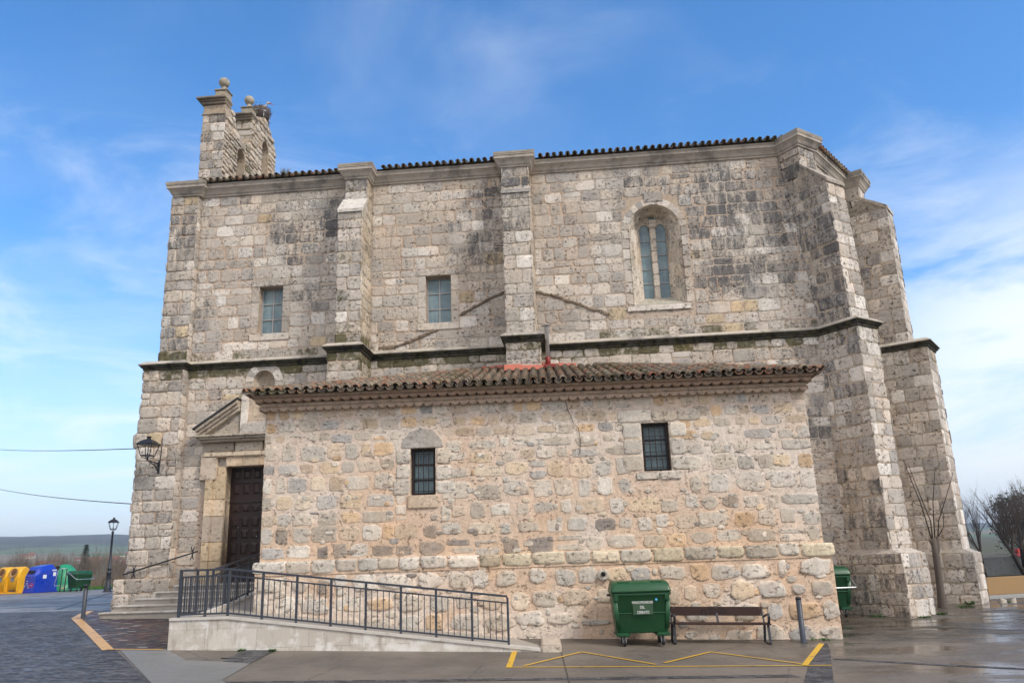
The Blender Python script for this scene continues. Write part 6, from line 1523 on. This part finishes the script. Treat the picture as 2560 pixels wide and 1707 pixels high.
# ---- brown winter scrub beyond the square
m = MB()
for k in range(3200):
    y = U(72, 175); x = -y*U(.20, .78); z = terr(x, y); H = U(2.6, 4.4)*(1.25 if y > 100 else 1)*(1.25 if y > 135 else 1); w = U(.5, 1.5)
    for j in range(17):
        a = U(0, 6.283); q = U(0, w); px, py = x+q*math.cos(a), y+q*math.sin(a); hh = H*U(.5, 1); t_ = V3(math.cos(a)*.25*w+U(-.3, .3), math.sin(a)*.25*w, hh); s_ = V3(U(.02, .05), 0, 0)
        p = V3(px, py, z-.3); i = [m.vert(v) for v in (p-s_, p+s_, p+t_)]; m.face(i)
        for jj in range(2):
            f = U(.35, .8); b0 = p+t_*f; e = b0+V3(U(-.6, .6), U(-.4, .4), U(.3, .9)); m.face([m.vert(b0), m.vert(b0+V3(.03, 0, .03)), m.vert(e)])
sc_o = m.build('winter_scrub', M['scrubtwig'], None, fix=False); sc_o['kind'] = 'stuff'
# bare valley trees, one by one
BG = 'bare valley trees beyond the scrub'
rt, proto = 0, []
for k in range(3):
    t = bare_tree('leafless brown tree of the valley wood beyond the scrub', 0, 0, 0, 11, (U(-.05, .05), 0), .16, 5, BG, spread=.42); proto.append(t)
    t.children[1].data.materials[0] = M['scrubtwig']; t.children[0].data.materials[0] = M['scrubtwig']
spots = [(-.665, 150), (-.625, 170), (-.640, 138), (-.600, 190), (-.578, 150), (-.560, 205), (-.545, 165), (-.530, 140), (-.515, 175), (-.505, 150), (-.492, 190), (-.480, 160), (-.470, 145), (-.459, 180), (-.69, 190), (-.585, 215), (-.535, 200), (-.497, 215), (-.61, 145), (-.65, 205)]
spots += [(-.67+.0105*k, 135+((k*37) % 70)) for k in range(22)]
for i, (q, y) in enumerate(spots):
    t = proto[i] if i < 3 else copy_tree(proto[i % 3])
    x = q*y; t.location = (x, y, terr(x, y)-.5); t.rotation_euler = (0, 0, U(0, 6)); s_ = U(.72, .98); t.scale = (s_, s_, s_)
et = thing('evergreen_tree', 'single dark conifer among the bare valley trees', 'tree', (-.525*160, 160, terr(-.525*160, 160)), 0)
b = MB(); b.tube([(0, 0, 0), (0, 0, 8)], [.2, .05], 6); b.build('trunk', M['bark_dark'], et); m = MB()
for k in range(1500):
    z = U(1, 10.5); rad = (11-z)*.22*U(.3, 1); a = U(0, 6.283); p = V3(rad*math.cos(a), rad*math.sin(a), z); d = V3(math.cos(a), math.sin(a), U(-.5, .4)).normalized(); s_ = V3(-math.sin(a), math.cos(a), 0)*.12; m.face([m.vert(p-s_), m.vert(p+s_), m.vert(p+d*.6)])
m.build('crown', M['leafdark'], et, fix=False)
# ---- town below the hills
M['wallw'] = plain('town_white_wall', (.44, .40, .37), .9); M['wallt'] = plain('town_tan_wall', (.52, .42, .28), .9); M['wallb'] = plain('town_brick_wall', (.24, .12, .09), .9); M['roofr'] = plain('town_red_roof', (.21, .085, .055), .9); M['win'] = plain('town_window', (.05, .05, .06), .4)
def house(label, q, y, w, h, wm, rm, pitch, floors, bays, name='town_house', top=12):
    x = q*y; t = thing(name, label, 'building', (x, y, top-h-pitch), math.atan2(-x, y)*.6); d = w*.55
    b = MB(); b.box((-w/2, 0, 0), (w/2, d, h)); b.build('wall', M[wm], t)
    r = MB(); r.hexa([V3(-w/2-.4, -.4, h), V3(w/2+.4, -.4, h), V3(w/2+.4, d+.4, h), V3(-w/2-.4, d+.4, h)], [V3(-w/2+.2, d/2-.1, h+pitch), V3(w/2-.2, d/2-.1, h+pitch), V3(w/2-.2, d/2+.1, h+pitch), V3(-w/2+.2, d/2+.1, h+pitch)]); r.build('roof', M[rm], t)
    for f in range(floors):
        for k in range(bays): m = MB(); cx = -w/2 + w*(k+.5)/bays; z = h*(f+.35)/floors; m.box((cx-w/bays*.22, -.12, z), (cx+w/bays*.22, -.01, z+h/floors*.45)); m.build('window', M['win'], t)
house('tan apartment block at the left of the town below the hills', -.597, 760, 10, 12.5, 'wallt', 'roofr', 2.2, 5, 4, 'apartment_block', top=20)
house('red roofed stair tower block beside the tan apartment block', -.5905, 770, 5, 14.5, 'wallw', 'roofr', 2.0, 6, 2, 'apartment_block', top=21.2)
house('long low house with a red roof in the town', -.5715, 620, 11, 7, 'wallw', 'roofr', 2.4, 1, 5, top=10.9)
house('white house with red roof right of the long low house', -.5605, 620, 5, 7.5, 'wallw', 'roofr', 2.2, 2, 2, top=11.4)
house('small tan house in front of the valley trees', -.581, 420, 4, 6, 'wallt', 'roofr', 1.6, 1, 2, top=7)
house('white house above the green bottle bank', -.533, 640, 5.5, 9.5, 'wallw', 'roofr', 1.4, 2, 3, top=12.5)
house('row of houses with dark red roofs between conifer and lamp', -.5155, 660, 12, 9.5, 'wallb', 'roofr', 2.6, 2, 5, top=13)
house('red brown house just left of the lamp post', -.4915, 620, 8, 8.5, 'wallb', 'roofr', 2.8, 2, 3, top=12.7)
house('pale tan block right of the lamp post', -.4835, 700, 8, 11, 'wallt', 'wallt', .8, 3, 4, 'apartment_block', top=14)
house('tall brick apartment block next to the church corner', -.4705, 720, 9, 15, 'wallb', 'wallb', 1.2, 5, 4, 'apartment_block', top=17.6)
house('low brick terrace at the foot of the tall brick block', -.4725, 600, 10, 8, 'wallb', 'roofr', 2.0, 1, 4, top=9.5)
# ================================================================== AIR
if HAZE > 0:
    hz = MB(); hz.box((-5600, -5600, -12), (5600, 5600, 150)); m, nt = mat_new('haze'); o_ = nt.nodes.new('ShaderNodeOutputMaterial'); v = nt.nodes.new('ShaderNodeVolumePrincipled')
    v.inputs['Color'].default_value = (.72, .82, .95, 1); v.inputs['Density'].default_value = HAZE; v.inputs['Anisotropy'].default_value = .1; nt.links.new(v.outputs[0], o_.inputs['Volume'])
    h = hz.build('haze', m); h['kind'] = 'stuff'
    scene.cycles.volume_bounces = 0
